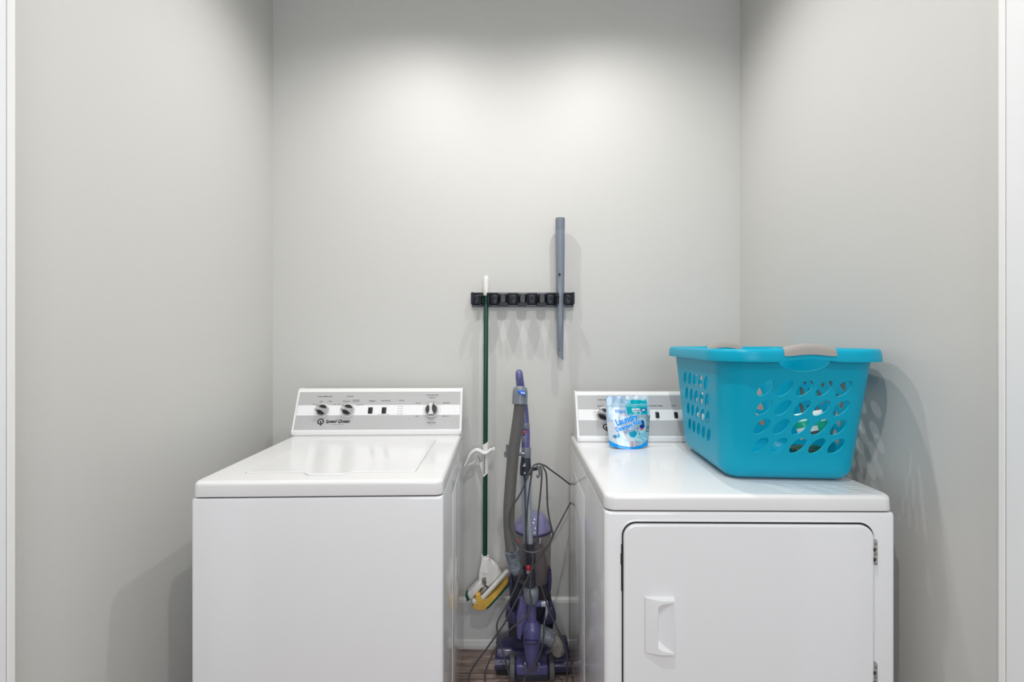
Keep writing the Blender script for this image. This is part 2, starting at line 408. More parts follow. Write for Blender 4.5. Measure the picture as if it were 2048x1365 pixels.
def logo(F, u, v, s, parent, tagline=True):
    """round Q mark with a seated figure notch, bold italic wordmark; s = height of the ring"""
    mb = MB(); n = .0016
    def ring(cx, cy, ro, ri, k=40, sq=1.08):
        a = [F(cx + ro * sq * math.cos(2 * PI * i / k), cy + ro * math.sin(2 * PI * i / k), n) for i in range(k)]
        b = [F(cx + ri * sq * math.cos(2 * PI * i / k), cy + ri * 1.0 * math.sin(2 * PI * i / k), n) for i in range(k)]
        mb.rings([a, b], True, False, False)
    ring(u, v, s * .5, s * .33)
    def poly(pts):
        mb.bm.faces.new([mb.bm.verts.new(F(u + x * s, v + y * s, n + .0001)) for x, y in pts])
    poly([(-.10, .05), (.10, .05), (.12, -.10), (-.13, -.10)])
    poly([(-.13, -.10), (.12, -.10), (.10, -.24), (-.06, -.24)])
    poly([(-.04, -.24), (.12, -.24), (.16, -.50), (.20, -.62), (.26, -.66), (-.06, -.66), (.02, -.60), (.02, -.40)])
    poly([(-.10, .14), (-.03, .09), (.0, .16), (.04, .09), (.10, .14), (.08, .06), (-.08, .06)])
    mb.build('ring_mark', M_ink, parent, smooth=False)
    mb = MB()
    put_text(mb, F, 'Speed Queen', u + s * .82, v + s * .06, s * .50, width=s * 3.95, bold=.035, shear=.28, n=n, align='L')
    if tagline: put_text(mb, F, 'COMMERCIAL HEAVY DUTY', u + s * 1.75, v - s * .50, s * .11, width=s * 2.1, n=n, align='L', mi=1)
    mb.build('wordmark', [M_ink, M_inkg], parent, smooth=False)

# washer -------------------------------------------------------------
WW, WD = 0.649, 0.705
th = R(1.6)
wl = Vector((-0.829, 1.172, 0))          # its front left corner
ctr = wl + Vector((math.cos(th) * WW / 2 - math.sin(th) * WD / 2, math.sin(th) * WW / 2 + math.cos(th) * WD / 2, 0))
wash = empty('washing_machine', ctr, th, 'white top loading washing machine with closed lid and three silver dials', 'washing machine')
appliance_shell(wash, WW, WD, 0.8745, 1, (-WD / 2 + .235, WD / 2 - .085))
top_cap(wash, WW, WD, 0.8755, 0.9155)
hy = WD / 2
# lid with the finger notch at its front edge
def lid_outline(x0, x1, y0, y1, r, z, notch=0.0, nx=0.0, nw=0.058, ins=0.0):
    pts = []
    x0 += ins; x1 -= ins; y0 += ins; y1 -= ins
    N = 5
    def arc(cx, cy, a0):
        for k in range(N + 1):
            a = R(a0 + 90 * k / N); pts.append(Vector((cx + r * math.cos(a), cy + r * math.sin(a), z)))
    arc(x0 + r, y0 + r, 180)
    for x, y in ((nx - nw - .014, 0), (nx - nw - .004, -.25), (nx - nw + .010, -.9), (nx - nw + .016, -1), (nx + nw - .016, -1), (nx + nw - .010, -.9), (nx + nw + .004, -.25), (nx + nw + .014, 0)):
        pts.append(Vector((x, y0 + notch * y, z)))
    arc(x1 - r, y0 + r, 270); arc(x1 - r, y1 - r, 0); arc(x0 + r, y1 - r, 90)
    return pts
LX0, LX1, LY0, LY1 = -.2305, .2375, -hy + .078, -hy + .492
zt = 0.9155
mb = MB()
mb.rings([lid_outline(LX0, LX1, LY0, LY1, .012, zt - .006, .026), lid_outline(LX0, LX1, LY0, LY1, .012, zt + .0012, .026),
          lid_outline(LX0, LX1, LY0, LY1, .012, zt + .0026, .026, ins=.0012), lid_outline(LX0, LX1, LY0, LY1, .012, zt + .0030, .024, ins=.0035),
          lid_outline(LX0, LX1, LY0, LY1, .010, zt + .0022, .018, ins=.0085)])
mb.build('lid', M_enameltop, wash)
mb = MB()
mb.rings([lid_outline(LX0 - .0022, LX1 + .0022, LY0 - .0022, LY1 + .0022, .013, zt - .0002, .0265, nw=.060), lid_outline(LX0 - .0022, LX1 + .0022, LY0 - .0022, LY1 + .0022, .013, zt + .0003, .0265, nw=.060)])
mb.build('lid_gap', mat('lid_gap_grey', (0.52, 0.52, 0.53), 0.5), wash, smooth=False)
F, UL, VL, con = console(wash, WW + .007, WD, zt, -hy + .570)
KV = VL * .50
knob(F, .0995, KV, .0275, R(160), con)
knob(F, .1975, KV, .0275, R(160), con)
knob(F, .5215, KV, .0290, R(94), con)
rocker(F, .2830, KV - .001, .0175, .0245, con)
rocker(F, .3360, KV - .001, .0175, .0245, con)
mb = MB()
for k in range(4):
    v = VL * .60 - k * .0097
    mb.lathe(F(.3915, v, .0012), F(0, 0, 1) - F(0, 0, 0), [(.0014, 0), (.0014, .0006), (.001, .001)], 10)
mb.build('status_lights', M_ink, con)
T = Words(F, con, [M_ink, M_inkg]); mb = MB()
B = dict(bold=.012)
T('WASH TEMPERATURE', .0995, VL * .875, .0042, .058, **B); T('OPTIONS', .1975, VL * .875, .0042, .025, **B)
T('TAP', .0625, VL * .655, .0034, .009, **B); T('COLD', .0875, VL * .745, .0034, .0125, **B); T('WARM', .1215, VL * .745, .0034, .0135, **B); T('HOT', .1425, VL * .655, .0034, .0095, **B)
T('OFF', .1595, VL * .655, .0034, .009, **B); T('EXTRA RINSE', .1855, VL * .745, .0034, .0275, **B)
T('EXTRA RINSE', .2235, VL * .775, .0034, .0275, **B); T('PRE WASH', .2235, VL * .738, .0034, .022, **B); T('HEAVY SOIL', .2405, VL * .645, .0034, .024, **B)
T('DEEP FILL', .2870, VL * .755, .0042, .027, **B); T('OPTION', .2870, VL * .725, .0026, .013)
T('START/PAUSE', .3390, VL * .755, .0042, .037, **B); T('STATUS', .4015, VL * .760, .0042, .020, **B)
T('HOLD 3 SECONDS TO CANCEL', .3360, VL * .39, .0026, .047, mi=1)
for k, s in enumerate(('SOAK', 'WASH', 'RINSE', 'SPIN')): T(s, .3980, VL * .60 - k * .0097, .0032, .011, align='L', mi=1)
T('CYCLE SELECTION', .5215, VL * .905, .0044, .050, **B); T('NORMAL ECO', .5225, VL * .835, .0036, .029, **B)
T('DELICATE', .4675, VL * .69, .0034, .021, **B); T('PERM PRESS', .5775, VL * .69, .0034, .028, **B)
T('SPIN', .4655, VL * .335, .0034, .011, **B); T('HEAVY DUTY', .5775, VL * .335, .0034, .028, **B); T('HAND WASH', .5235, VL * .165, .0036, .033, **B)
# dial arcs and ticks
def arc_marks(cu, cv, r, spans, ticks, th_=.0006):
    for a0, a1 in spans:
        K = 8; q_ = MB()
        a = [F(cu + (r) * math.cos(R(lerp(a0, a1, i / K))), cv + r * math.sin(R(lerp(a0, a1, i / K))), .0016) for i in range(K + 1)]
        b = [F(cu + (r + th_) * math.cos(R(lerp(a0, a1, i / K))), cv + (r + th_) * math.sin(R(lerp(a0, a1, i / K))), .0016) for i in range(K + 1)]
        q_.rings([a, b], False); q_.build('dial_arc', M_inkg, con, smooth=False)
    for t in ticks:
        c, s = math.cos(R(t)), math.sin(R(t)); q = .0004; q_ = MB()
        q_.bm.faces.new([q_.bm.verts.new(F(cu + rr * c + w * -s, cv + rr * s + w * c, .0016)) for rr, w in ((r, q), (r + .005, q), (r + .005, -q), (r, -q))])
        q_.build('dial_tick', M_inkg, con, smooth=False)
mb.mi = 1
arc_marks(.5215, KV, .0335, [(98, 140), (40, 82), (152, 205), (-25, 28), (218, 262), (-82, -38)], [90, 148, 32, 212, -32, -90])
arc_marks(.0995, KV, .0305, [], [150, 112, 68, 30]); arc_marks(.1975, KV, .0305, [], [150, 112, 68, 30])
logo(F, .0965, VL * .205, .0235, con)

# dryer --------------------------------------------------------------
DW, DD = 0.683, 0.700
td = R(-0.6)
dl = Vector((0.2195, 1.076, 0))
ctr = dl + Vector((math.cos(td) * DW / 2 - math.sin(td) * DD / 2, math.sin(td) * DW / 2 + math.cos(td) * DD / 2, 0))
dry = empty('dryer', ctr, td, 'white front loading clothes dryer with hinged door, right of the washer', 'dryer')
dy = DD / 2
appliance_shell(dry, DW, DD, 0.8775, -1, (-dy + .325, dy - .085))
top_cap(dry, DW, DD, 0.8785, 0.9155, 0.026)
# front door standing a little proud of the cabinet
def door_outline(x0, x1, z0, z1, r, y, ins=0.0):
    x0 += ins; x1 -= ins; z0 += ins; z1 -= ins
    return [Vector((p.x, y, p.y)) for p in rrect((x0 + x1) / 2, (z0 + z1) / 2, (x1 - x0) / 2, (z1 - z0) / 2, r, 0, 8)]
DX0, DX1, DZ0, DZ1 = -.2985, .2840, .235, .8490
yf = -dy
mb = MB()
mb.rings([door_outline(DX0 - .0032, DX1 + .0036, DZ0 - .004, DZ1 + .0040, .034, yf + .003), door_outline(DX0 - .0032, DX1 + .0042, DZ0 - .004, DZ1 + .0042, .034, yf - .0008)])
mb.build('door_gap', M_gap, dry, smooth=False)
mb = MB()
mb.rings([door_outline(DX0 - .0085, DX1 + .0085, DZ0 - .008, DZ1 + .0085, .037, yf + .003), door_outline(DX0 - .0085, DX1 + .0085, DZ0 - .008, DZ1 + .0085, .037, yf - .0004),
          door_outline(DX0 - .0085, DX1 + .0085, DZ0 - .008, DZ1 + .0085, .036, yf - .0011, .0014), door_outline(DX0 - .0085, DX1 + .0085, DZ0 - .008, DZ1 + .0085, .0345, yf - .0011, .0040), door_outline(DX0 - .0085, DX1 + .0085, DZ0 - .008, DZ1 + .0085, .0345, yf + .0030, .0042)], True, False, False)
mb.build('door_frame', M_enamel, dry)
hx0, hx1, hz0, hz1 = -.2500, -.1815, .5525, .681     # handle plate
mb = MB()
K = [(yf + .001, 0.0), (yf - .0055, 0.0), (yf - .0078, .0010), (yf - .0088, .0030), (yf - .0090, .006)]
mb.rings([door_outline(DX0, DX1, DZ0, DZ1, .031 - i, y, i) for y, i in K])
door = mb.build('door', M_enamel, dry)
# moulded handle: plate with a pocket
mb = MB(); fy = yf - .009
def hp(x, z, y): return Vector((x, y, z))
zm = (hz0 + hz1) / 2
def hring(pts): return [hp(x, z, fy + y) for x, z, y in pts]
o1 = hring([(-.2505, hz1 - .001, .0005), (-.215, hz1 + .0005, .0005), (-.1815, hz1, .0005), (-.1775, zm, .0005), (-.1815, hz0 - .0035, .0005), (-.215, hz0 - .004, .0005), (-.2505, hz0 - .001, .0005), (-.2515, zm, .0005)])
o0 = hring([(-.2485, hz1 - .0014, -.0040), (-.215, hz1 - .0040, -.0132), (-.1845, hz1 - .0035, -.0132), (-.1805, zm, -.0132), (-.1845, hz0 + .0005, -.0132), (-.215, hz0 + .0000, -.0132), (-.2485, hz0 + .0000, -.0040), (-.2495, zm, -.0040)])
i0 = hring([(-.2220, hz1 - .0175, -.0128), (-.2110, hz1 - .0110, -.0130), (-.1862, hz1 - .0078, -.0132), (-.1835, zm, -.0132), (-.1865, hz0 + .0040, -.0132), (-.2100, hz0 + .0075, -.0130), (-.2220, hz0 + .0145, -.0128), (-.2232, zm, -.0128)])
i1 = hring([(-.2185, hz1 - .0400, -.0010), (-.2060, hz1 - .0240, -.0060), (-.1885, hz1 - .0105, -.0115), (-.1860, zm, -.0118), (-.1885, hz0 + .0062, -.0115), (-.2060, hz0 + .0165, -.0060), (-.2185, hz0 + .0270, -.0010), (-.2180, zm, -.0008)])
mb.rings([o1, o0, i0, i1], True, False, True)
mb.build('handle', M_enamel, door, angle=16)
for zc in (.787, .500):
    mb = MB()
    mb.box(DX1 - .0015, DX1 + .0055, yf - .0102, yf - .003, zc - .029, zc + .029, .0006)
    for k in range(5):
        z = zc - .029 + k * .0116
        mb.lathe((DX1 + .0022, yf - .0095, z + .0008), (0, 0, 1), [(.0030, 0), (.0034, .0006), (.0034, .0094), (.0030, .010)], 14)
    mb.mi = 1
    for k in (1, 3):
        mb.box(DX1 - .0018, DX1 + .0002, yf - .0125, yf - .009, zc - .029 + k * .0116 - .003, zc - .029 + k * .0116 + .004)
    mb.build('hinge', [M_steel, M_gap], dry)
mb = MB(); mb.box(DX0 - .0050, DX0 - .0030, yf - .0024, yf - .0004, .690, .800, .0006); mb.box(DX0 - .0062, DX0 - .0045, yf - .0020, yf - .0006, .752, .778); mb.build('latch_gap_shade', M_gap, dry)  # black strips standing in for shade in the door gap by the latch
F, UL, VL, con = console(dry, DW - .012, DD, zt, -dy + .560)
KV = VL * .50
knob(F, .0920, KV, .0290, R(155), con)
knob(F, .5200, KV, .0290, R(90), con)
rocker(F, .2880, KV, .0135, .0215, con); rocker(F, .3560, KV, .0135, .0215, con)
T = Words(F, con, [M_ink, M_inkg]); mb = MB()
T('FABRIC SELECTION', .1030, VL * .885, .0042, .058, **B); T('DELICATE', .0820, VL * .735, .0034, .020, **B); T('NO HEAT', .0610, VL * .575, .0030, .016, mi=1)
T('EXTENDED TUMBLE', .2860, VL * .735, .0042, .052, **B); T('START', .3520, VL * .735, .0042, .016, **B)
T('ON', .2880, VL * .60, .0028, .005, mi=1); T('OFF', .2880, VL * .395, .0028, .006, mi=1)
T('CYCLE SELECTION', .5200, VL * .885, .0042, .055, **B)
mb.mi = 1
arc_marks(.0920, KV, .0335, [(98, 140), (152, 205)], [120, 148, 180])
logo(F, .0985, VL * .205, .0235, con)

# ------------------------------------------------------------------ laundry basket
def make_basket():
    cx, cy, z0 = 0.7350, 1.360, 0.9160
    e = empty('laundry_basket', (cx, cy, z0), R(-4.0), 'turquoise plastic laundry basket with leaf shaped holes and grey grips on the dryer', 'basket')
    HX, HY, RR = 0.186, 0.243, 0.070
    prof = [(.070, .0035)]                         # (inset, height) along the wall from the floor of the basket outwards
    for k in range(1, 8):
        a = R(90 * k / 7); prof.append((.052 + .0 - (.030 * math.sin(a)) + .010 * (1 - k / 7), .0030 + .030 * (1 - math.cos(a)) + .0))
    NW = 12
    for k in range(1, NW + 1): prof.append((lerp(.022, 0, k / NW), lerp(.033, .325, k / NW)))
    prof += [(-.002, .332), (-.006, .339), (-.012, .3435), (-.018, .3445), (-.0225, .341), (-.0245, .334), (-.0255, .325), (-.0262, .3155), (-.0255, .313)]
    # cumulative length is the p coordinate
    cum = [0]
    for a, b in zip(prof[:-1], prof[1:]): cum.append(cum[-1] + math.hypot(a[0] - b[0], a[1] - b[1]))
    def prof_at(p):
        for i in range(len(cum) - 1):
            if p <= cum[i + 1] + 1e-9:
                t = (p - cum[i]) / (cum[i + 1] - cum[i]); return lerp(prof[i][0], prof[i + 1][0], t), lerp(prof[i][1], prof[i + 1][1], t)
        return prof[-1]
    def p_of_z(z):                                  # on the straight wall
        for i in range(8, 8 + NW - 1 + 1):
            if prof[i][1] <= z <= prof[i + 1][1] if i + 1 < len(prof) else False:
                return lerp(cum[i], cum[i + 1], (z - prof[i][1]) / (prof[i + 1][1] - prof[i][1]))
        return cum[8]
    # perimeter: front, right, back, left; straight lengths use the mean size
    sx, sy = 2 * (HX - RR), 2 * (HY - RR); arc = RR * PI / 2
    L = 2 * sx + 2 * sy + 4 * arc
    def pt(s, p):
        e_, z = prof_at(p); ins_x = e_ * .95; ins_y = e_ * 2.6 if e_ > 0 else e_
        if e_ > .022: ins_y = .0572 + (e_ - .022) ; ins_x = .0209 + (e_ - .022)
        hx, hy_ = HX - ins_x, HY - ins_y; r = max(RR - e_, .02)
        s = s % L
        segs = [('f', sx), ('c', arc), ('r', sy), ('c', arc), ('b', sx), ('c', arc), ('l', sy), ('c', arc)]
        # start at the back centre
        s = (s + sx / 2) % L
        order = [('b', sx), ('c2', arc), ('l', sy), ('c3', arc), ('f', sx), ('c0', arc), ('r', sy), ('c1', arc)]
        for nm, ln in order:
            if s <= ln + 1e-9: break
            s -= ln
        t = s / ln
        if nm == 'b': return Vector((lerp(hx - r, -(hx - r), t), hy_, z))
        if nm == 'l': return Vector((-hx, lerp(hy_ - r, -(hy_ - r), t), z))
        if nm == 'f': return Vector((lerp(-(hx - r), hx - r, t), -hy_, z))
        if nm == 'r': return Vector((hx, lerp(-(hy_ - r), hy_ - r, t), z))
        q = {'c2': (-1, 1, 90), 'c3': (-1, -1, 180), 'c0': (1, -1, 270), 'c1': (1, 1, 0)}[nm]
        a = R(q[2] + 90 * t); return Vector((q[0] * (hx - r) + r * math.cos(a), q[1] * (hy_ - r) + r * math.sin(a), z))
    # centres of the four faces along s (s=0 at the back centre, going left, front, right)
    c_left = sx / 2 + arc + sy / 2; c_front = c_left + sy / 2 + arc + sx / 2; c_right = c_front + sx / 2 + arc + sy / 2
    holes = []
    def leaf(sc, zc, ln, wd, tilt):
        c, s = math.cos(tilt), math.sin(tilt); out = []; K = 9
        for k in range(2 * K):
            t = PI * k / K
            a = math.cos(t); b = math.copysign(abs(math.sin(t)) ** 0.92, math.sin(t))
            x = ln / 2 * a; y = wd / 2 * b * (1 - .12 * a * a)
            out.append((sc + x * c - y * s, p_of_z(zc) + x * s + y * c))
        return out
    rows = [.2465, .1970, .1475, .0980]
    for ci, cc in enumerate((c_front, c_left, c_right, 0.0)):
        sp = .0462 if ci in (0, 3) else .0500
        for j in range(-1 if ci == 2 else 0, 5):
            for zr in rows: holes.append(leaf(cc + (j - 2) * sp + (.0065 if ci == 0 else 0), zr, .0505, .0275, R(48)))
    # hand openings below the rim, front and back
    grip_s = []
    for cc in (c_front, 0.0):
        pts = []; K = 14
        ztop = .3205
        for k in range(K + 1):
            a = PI + PI * k / K; pts.append((cc + .061 * math.cos(a), p_of_z(ztop - .004) + .027 * math.sin(a)))
        for k in range(1, K):
            a = PI * k / K; pts.append((cc + .061 * math.cos(a), p_of_z(ztop - .004) + .006 * math.sin(a)))
        holes.append(pts)
    P = cum[-1]
    co = []; edges = []
    def inside(x, y, poly):
        r = False; n = len(poly); j = n - 1
        for i in range(n):
            xi, yi = poly[i]; xj, yj = poly[j]
            if (yi > y) != (yj > y) and x < (xj - xi) * (y - yi) / (yj - yi) + xi: r = not r
            j = i
        return r
    boxes = [(min(q[0] for q in h), max(q[0] for q in h), min(q[1] for q in h), max(q[1] for q in h)) for h in holes]
    SHIFT = 0.0
    def wrap(x): return x
    # the domain runs from -L/2-ish: start half way along the left-back corner so that no hole crosses the seam
    S0 = sx / 2 + arc * .5
    hol2 = []
    for h in holes:
        m = sum(q[0] for q in h) / len(h); k = 0
        while m + k < S0: k += L
        while m + k > S0 + L: k -= L
        hol2.append([(q[0] + k, q[1]) for q in h])
    holes = hol2; boxes = [(min(q[0] for q in h), max(q[0] for q in h), min(q[1] for q in h), max(q[1] for q in h)) for h in holes]
    NS = 130; pl = list(cum)
    base = len(co)
    for i in range(NS + 1):
        x = S0 + L * i / NS
        for p in pl:
            near = False
            for (a, b, c, d), h in zip(boxes, holes):
                if a - .002 < x < b + .002 and c - .002 < p < d + .002: near = True; break
            if not near or i in (0, NS): co.append(Vector((x, p)))
    for h in holes:
        b0 = len(co)
        for q in h: co.append(Vector(q))
        n = len(h)
        for k in range(n): edges.append((b0 + k, b0 + (k + 1) % n))
    r = delaunay_2d_cdt(co, edges, [], 0, 1e-6)
    v2, f2 = r[0], r[2]
    mb = MB(); vv = [mb.bm.verts.new(pt(v.x, v.y)) for v in v2]
    # the grips raise the rim a little over each hand opening
    for v, q in zip(vv, v2):
        if q.y > cum[8 + NW - 1]:
            for cc in (c_front, 0.0, L):
                for kk in (-L, 0, L):
                    dd = abs(q.x + kk - cc)
                    if dd < .085: v.co.z += .007 * (math.cos(PI * dd / .085) + 1) / 2; break
                else: continue
                break
    for f in f2:
        mx = sum(v2[i].x for i in f) / len(f); my = sum(v2[i].y for i in f) / len(f)
        skip = False
        for (a, b, c, d), h in zip(boxes, holes):
            if a <= mx <= b and c <= my <= d and inside(mx, my, h): skip = True; break
        if not skip:
            try: mb.bm.faces.new([vv[i] for i in f])
            except ValueError: pass
    # floor of the basket
    ring = [mb.bm.verts.new(pt(L * i / NS + S0, 0)) for i in range(NS)]
    mb.bm.faces.new(ring)
    bmesh.ops.remove_doubles(mb.bm, verts=mb.bm.verts, dist=2e-4)
    loose = [v for v in mb.bm.verts if not v.link_faces]
    bmesh.ops.delete(mb.bm, geom=loose, context='VERTS')
    o = mb.build('basket_shell', M_teal, e, angle=60)
    sm = o.modifiers.new('thickness', 'SOLIDIFY'); sm.thickness = .0032; sm.offset = -1.0
    es = o.modifiers.new('crisp_edges', 'EDGE_SPLIT'); es.split_angle = R(50)
    # soft grips bent over the rim, front and back
    for sgn in (-1, 1):
        g = MB(); rings = []
        K = 14
        for k in range(K + 1):
            t = -1 + 2 * k / K; x = t * .0605; lift = .007 * (math.cos(PI * min(abs(x), .085) / .085) + 1) / 2
            env = max(0.06, 1 - abs(t) ** 6) ** .5
            sec = []
            for yy, zz in ((-.001, .3270), (-.003, .3335), (-.008, .3405), (-.014, .3445), (-.020, .3440), (-.0255, .3390), (-.0280, .3310), (-.0290, .3215), (-.0255, .3215), (-.0225, .3340), (-.014, .3400), (-.006, .3360)):
                zz2 = zz + lift + (.0042 * (1 - t * t) if zz > .325 else 0)
                zz2 += .003; c0 = (-.014, .340 + lift)
                yy2 = c0[0] + (yy - c0[0]) * (.86 + .14 * env); zz2 = c0[1] + (zz2 - c0[1]) * (.80 + .20 * env)
                sec.append(Vector((x, sgn * (HY - yy2), zz2)))
            rings.append(sec)
        g.rings(rings)
        gp = g.build('grip', M_taupe, e, angle=50)
        gp['label'] = 'taupe rubber grip'
    return e, (cx, cy, z0)
basket, bl = make_basket()

# things lying inside the basket, seen through the holes
M_gwhite = mat('pack_white', (0.75, 0.80, 0.78), 0.3); M_ggreen = mat('pack_green', (0.01, 0.42, 0.27), 0.25, coat=0.4)
M_gdark = mat('pack_dark_green', (0.006, 0.055, 0.035), 0.2, coat=0.4)
def pillow_pack(name, c, ex, ey, ez, w, h, t, mats, bands, label, cat):
    """soft pack: plane axes ex (width) ey (height), thickness axis ez"""
    e = tag(bpy.data.objects.new(name, None), label, cat); COL.objects.link(e); e.location = c
    mb = MB(); N = 16
    ex, ey, ez = Vector(ex).normalized(), Vector(ey).normalized(), Vector(ez).normalized()
    for s in (-1, 1):
        g = [[None] * (N + 1) for _ in range(N + 1)]
        for i in range(N + 1):
            for j in range(N + 1):
                u = -1 + 2 * i / N; v = -1 + 2 * j / N
                b = (max(0, (1 - u ** 4) * (1 - v ** 4))) ** .5
                wr = .0012 * math.sin(9 * u + 4 * v) * b
                g[i][j] = mb.bm.verts.new(ex * u * w / 2 + ey * v * h / 2 + ez * s * (t / 2 * b + wr))
        for i in range(N):
            for j in range(N):
                f = mb.bm.faces.new((g[i][j], g[i + 1][j], g[i + 1][j + 1], g[i][j + 1])); f.material_index = bands((i + .5) / N, (j + .5) / N)
    bmesh.ops.remove_doubles(mb.bm, verts=mb.bm.verts, dist=1e-5)
    mb.build('pack_film', mats, e); return e
pillow_pack('wipes_pack', (bl[0] + .108, bl[1] - .078, bl[2] + .128), (1, -.08, .20), (-.2, .30, .95), (0, -1, .30), .085, .072, .030, [M_gwhite, M_ggreen, M_inkg],
            lambda u, v: (0 if v > .70 else (1 if v > .45 else (0 if (v > .40 or int(v * 40) % 2) else 2))) if u < .55 else (0 if v > .62 - .15 * (u - .55) else 1),
            'white and green flexible pack lying inside the turquoise basket', 'pack')
b_ = empty('cleaner_bottle', (bl[0] + .070, bl[1] - .125, bl[2] + .046), R(-5), 'dark green bottle lying at the bottom of the turquoise basket', 'bottle')
mb = MB(); mb.lathe((-.085, 0, 0), (1, 0, 0), [(.001, .035), (.030, .035), (.036, .041), (.036, .10), (.033, .115), (.018, .132), (.014, .136)], 28)
mb.build('bottle_body', M_gdark, b_)
mb = MB(); mb.lathe((.050, 0, 0), (1, 0, 0), [(.014, 0), (.016, .001), (.016, .024), (.012, .027)], 24); mb.build('cap', M_ggreen, b_)

# ------------------------------------------------------------------ detergent pouch
def make_pouch():
    W0, W1, H, TB = .1330, .1500, .1760, .050
    cx, cy = .3985, 1.553
    e = empty('detergent_pouch', (cx, cy, .9158), R(4), 'blue and silver stand up pouch of laundry detergent pods on the dryer', 'pouch')
    def S(u, v, n=0.0):
        """u 0..1 across, v 0..1 up the front film; n outwards"""
        w = lerp(W0, W1 + .004, min(1, v * 1.6)) if v < .62 else lerp(W1 + .004, W1 - .002, (v - .62) / .38)
        c = 1 - (2 * u - 1) ** 2
        z = H * v - (.0055 * c * (1 - v) ** 6)*0 + (.007 * (1 - c) * max(0, 1 - v * 4)) * 1.0
        b = c ** .7 * TB / 2 * ((1 - v) ** .75) * (1 if v > .04 else .94) if v < 1 else 0
        wr = .0009 * math.sin(14 * u + 5 * v) * math.sin(9 * v + 3 * u) * c + .0007 * math.sin(31 * u - 9 * v) * (v ** 2)
        zip_ = .0009 * (math.exp(-((v - .835) / .006) ** 2) + math.exp(-((v - .805) / .006) ** 2))
        lean = .010 * v
        return Vector(((u - .5) * w, -b - wr - zip_ - n + lean, z))
    W = [('pal_silver', (.40, .53, .70)), ('pal_white', (.64, .70, .78)), ('pal_teal', (.0, .42, .50)), ('pal_blue', (.0, .33, .85)),
         ('pal_aqua', (.25, .55, .66)), ('pal_greyd', (.16, .20, .22)), ('pal_grey', (.36, .44, .47)), ('pal_pod', (.0, .30, .50)),
         ('pal_green', (.35, .52, .05)), ('pal_navy', (.01, .03, .25)), ('pal_red', (.62, .05, .08)), ('pal_pink', (.70, .45, .62)), ('pal_steel', (.45, .58, .72)), ('pal_ltaqua', (.45, .70, .80))]
    pm = [mat(n, c, 0.24, metal=0.10, coat=0.4) for n, c in W]; I = {n[4:]: k for k, (n, c) in enumerate(W)}
    def nz(u, v, f, s=0): return math.sin(f * u * 1.7 + 3.1 * math.sin(f * v * .7 + s)) * math.sin(f * v * 1.3 + 2.3 * math.sin(f * u * .9 + s * 2))
    def inq(u, v, q):
        r = False; j = len(q) - 1
        for i in range(len(q)):
            xi, yi = q[i]; xj, yj = q[j]
            if (yi > v) != (yj > v) and u < (xj - xi) * (v - yi) / (yj - yi) + xi: r = not r
            j = i
        return r
    def art(u, v):
        # printed picture, left->right u, bottom->top v
        if v < .145 - .10 * math.sin(PI * min(1, u * 1.0)) ** .6 * (1 if u < .86 else .8) + .02 * (u > .9):
            return I['blue']
        for uc, vc, ru in ((.535, .095, .055), (.655, .097, .045)):
            q = math.hypot((u - uc) / ru, (v - vc) / (ru * .92))
            if q < 1: return I['white'] if q < .78 and not (abs(u - uc) < .010 and q < .6) and not (q < .5 and nz(u, v, 90) > .45) else (I['red'] if q >= .78 else I['greyd'])
        def near(q, w):
            j = len(q) - 1
            for i in range(len(q)):
                ax, ay = q[j]; bx, by = q[i]; j = i
                dx, dy = bx - ax, by - ay; t = max(0, min(1, ((u - ax) * dx + (v - ay) * dy) / (dx * dx + dy * dy)))
                if math.hypot(u - ax - t * dx, (v - ay - t * dy) * 1.18) < w: return True
            return False
        if v > .93: return I['white'] if u > .45 else I['silver']
        if v > .855:
            if u > .93: return I['white']
            if u > .55 and v < .855 + .07 * (1 - abs(u - .62) * 1.2): return I['teal']
            if u > .22 and nz(u, v, 55, 1) > .30: return I['teal'] if u > .3 else I['steel']
            return I['ltaqua'] if u > .5 else I['silver']
        if .785 < v < .84:
            if abs(v - .835) < .007 or abs(v - .805) < .006: return I['ltaqua']
            return I['teal'] if u > .42 and u < .93 else I['silver']
        # oval badge
        q = math.hypot((u - .27) / .165, (v - .700) / .100)
        if q < 1: return I['white'] if q < .80 else (I['steel'] if q < .88 else (I['pink'] if u > .33 and v < .72 else I['white']))
        if u > .93 and v > .62: return I['silver'] if u < .965 else I['white']
        # small dark blue badge and white burst, upper right
        if math.hypot((u - .84) / .065, (v - .725) / .040) < 1: return I['navy'] if math.hypot((u - .84) / .045, (v - .725) / .024) > 1 else I['steel']
        if .57 < u < .76 and .690 < v < .765 and (nz(u, v, 60) > -.1 or abs(v - .715) < .012): return I['white'] if abs(v - .715) > .006 else I['greyd']
        if u > .44 + .15 * (.80 - v) and v > .64 and u < .93: return I['teal'] if nz(u, v, 18, 2) < .5 else (I['green'] if False else I['aqua'])
        # machine door at the right
        if u > .90 and v > .30 and v < .66: return I['greyd'] if nz(u, v, 26) < .3 else I['grey']
        if u > .70 and v > .585: return I['grey'] if v < .63 else I['steel']
        q = math.hypot((u - .775) / .125, (v - .445) / .135)
        if q < 1 and u > .62:
            if q > .82: return I['ltaqua']
            if q > .70: return I['grey']
            if u < .74 and v > .42: return I['green']
            if v < .385: return I['red'] if u > .76 else I['pink']
            return I['navy'] if nz(u, v, 24, 1) < .25 else I['pod']
        # pods
        P1_ = [(.30, .235), (.56, .335), (.68, .285), (.74, .225), (.56, .105), (.34, .115)]
        podr = [(.43, .345), (.61, .372), (.70, .300), (.62, .215), (.52, .195), (.46, .270)]
        if near(podr, .011): return I['ltaqua']
        if inq(u, v, podr): 
            qq = math.hypot((u - .570) / .105, (v - .285) / .068)
            return I['pod'] if qq < .8 else (I['teal'] if qq < 1 else I['ltaqua'])
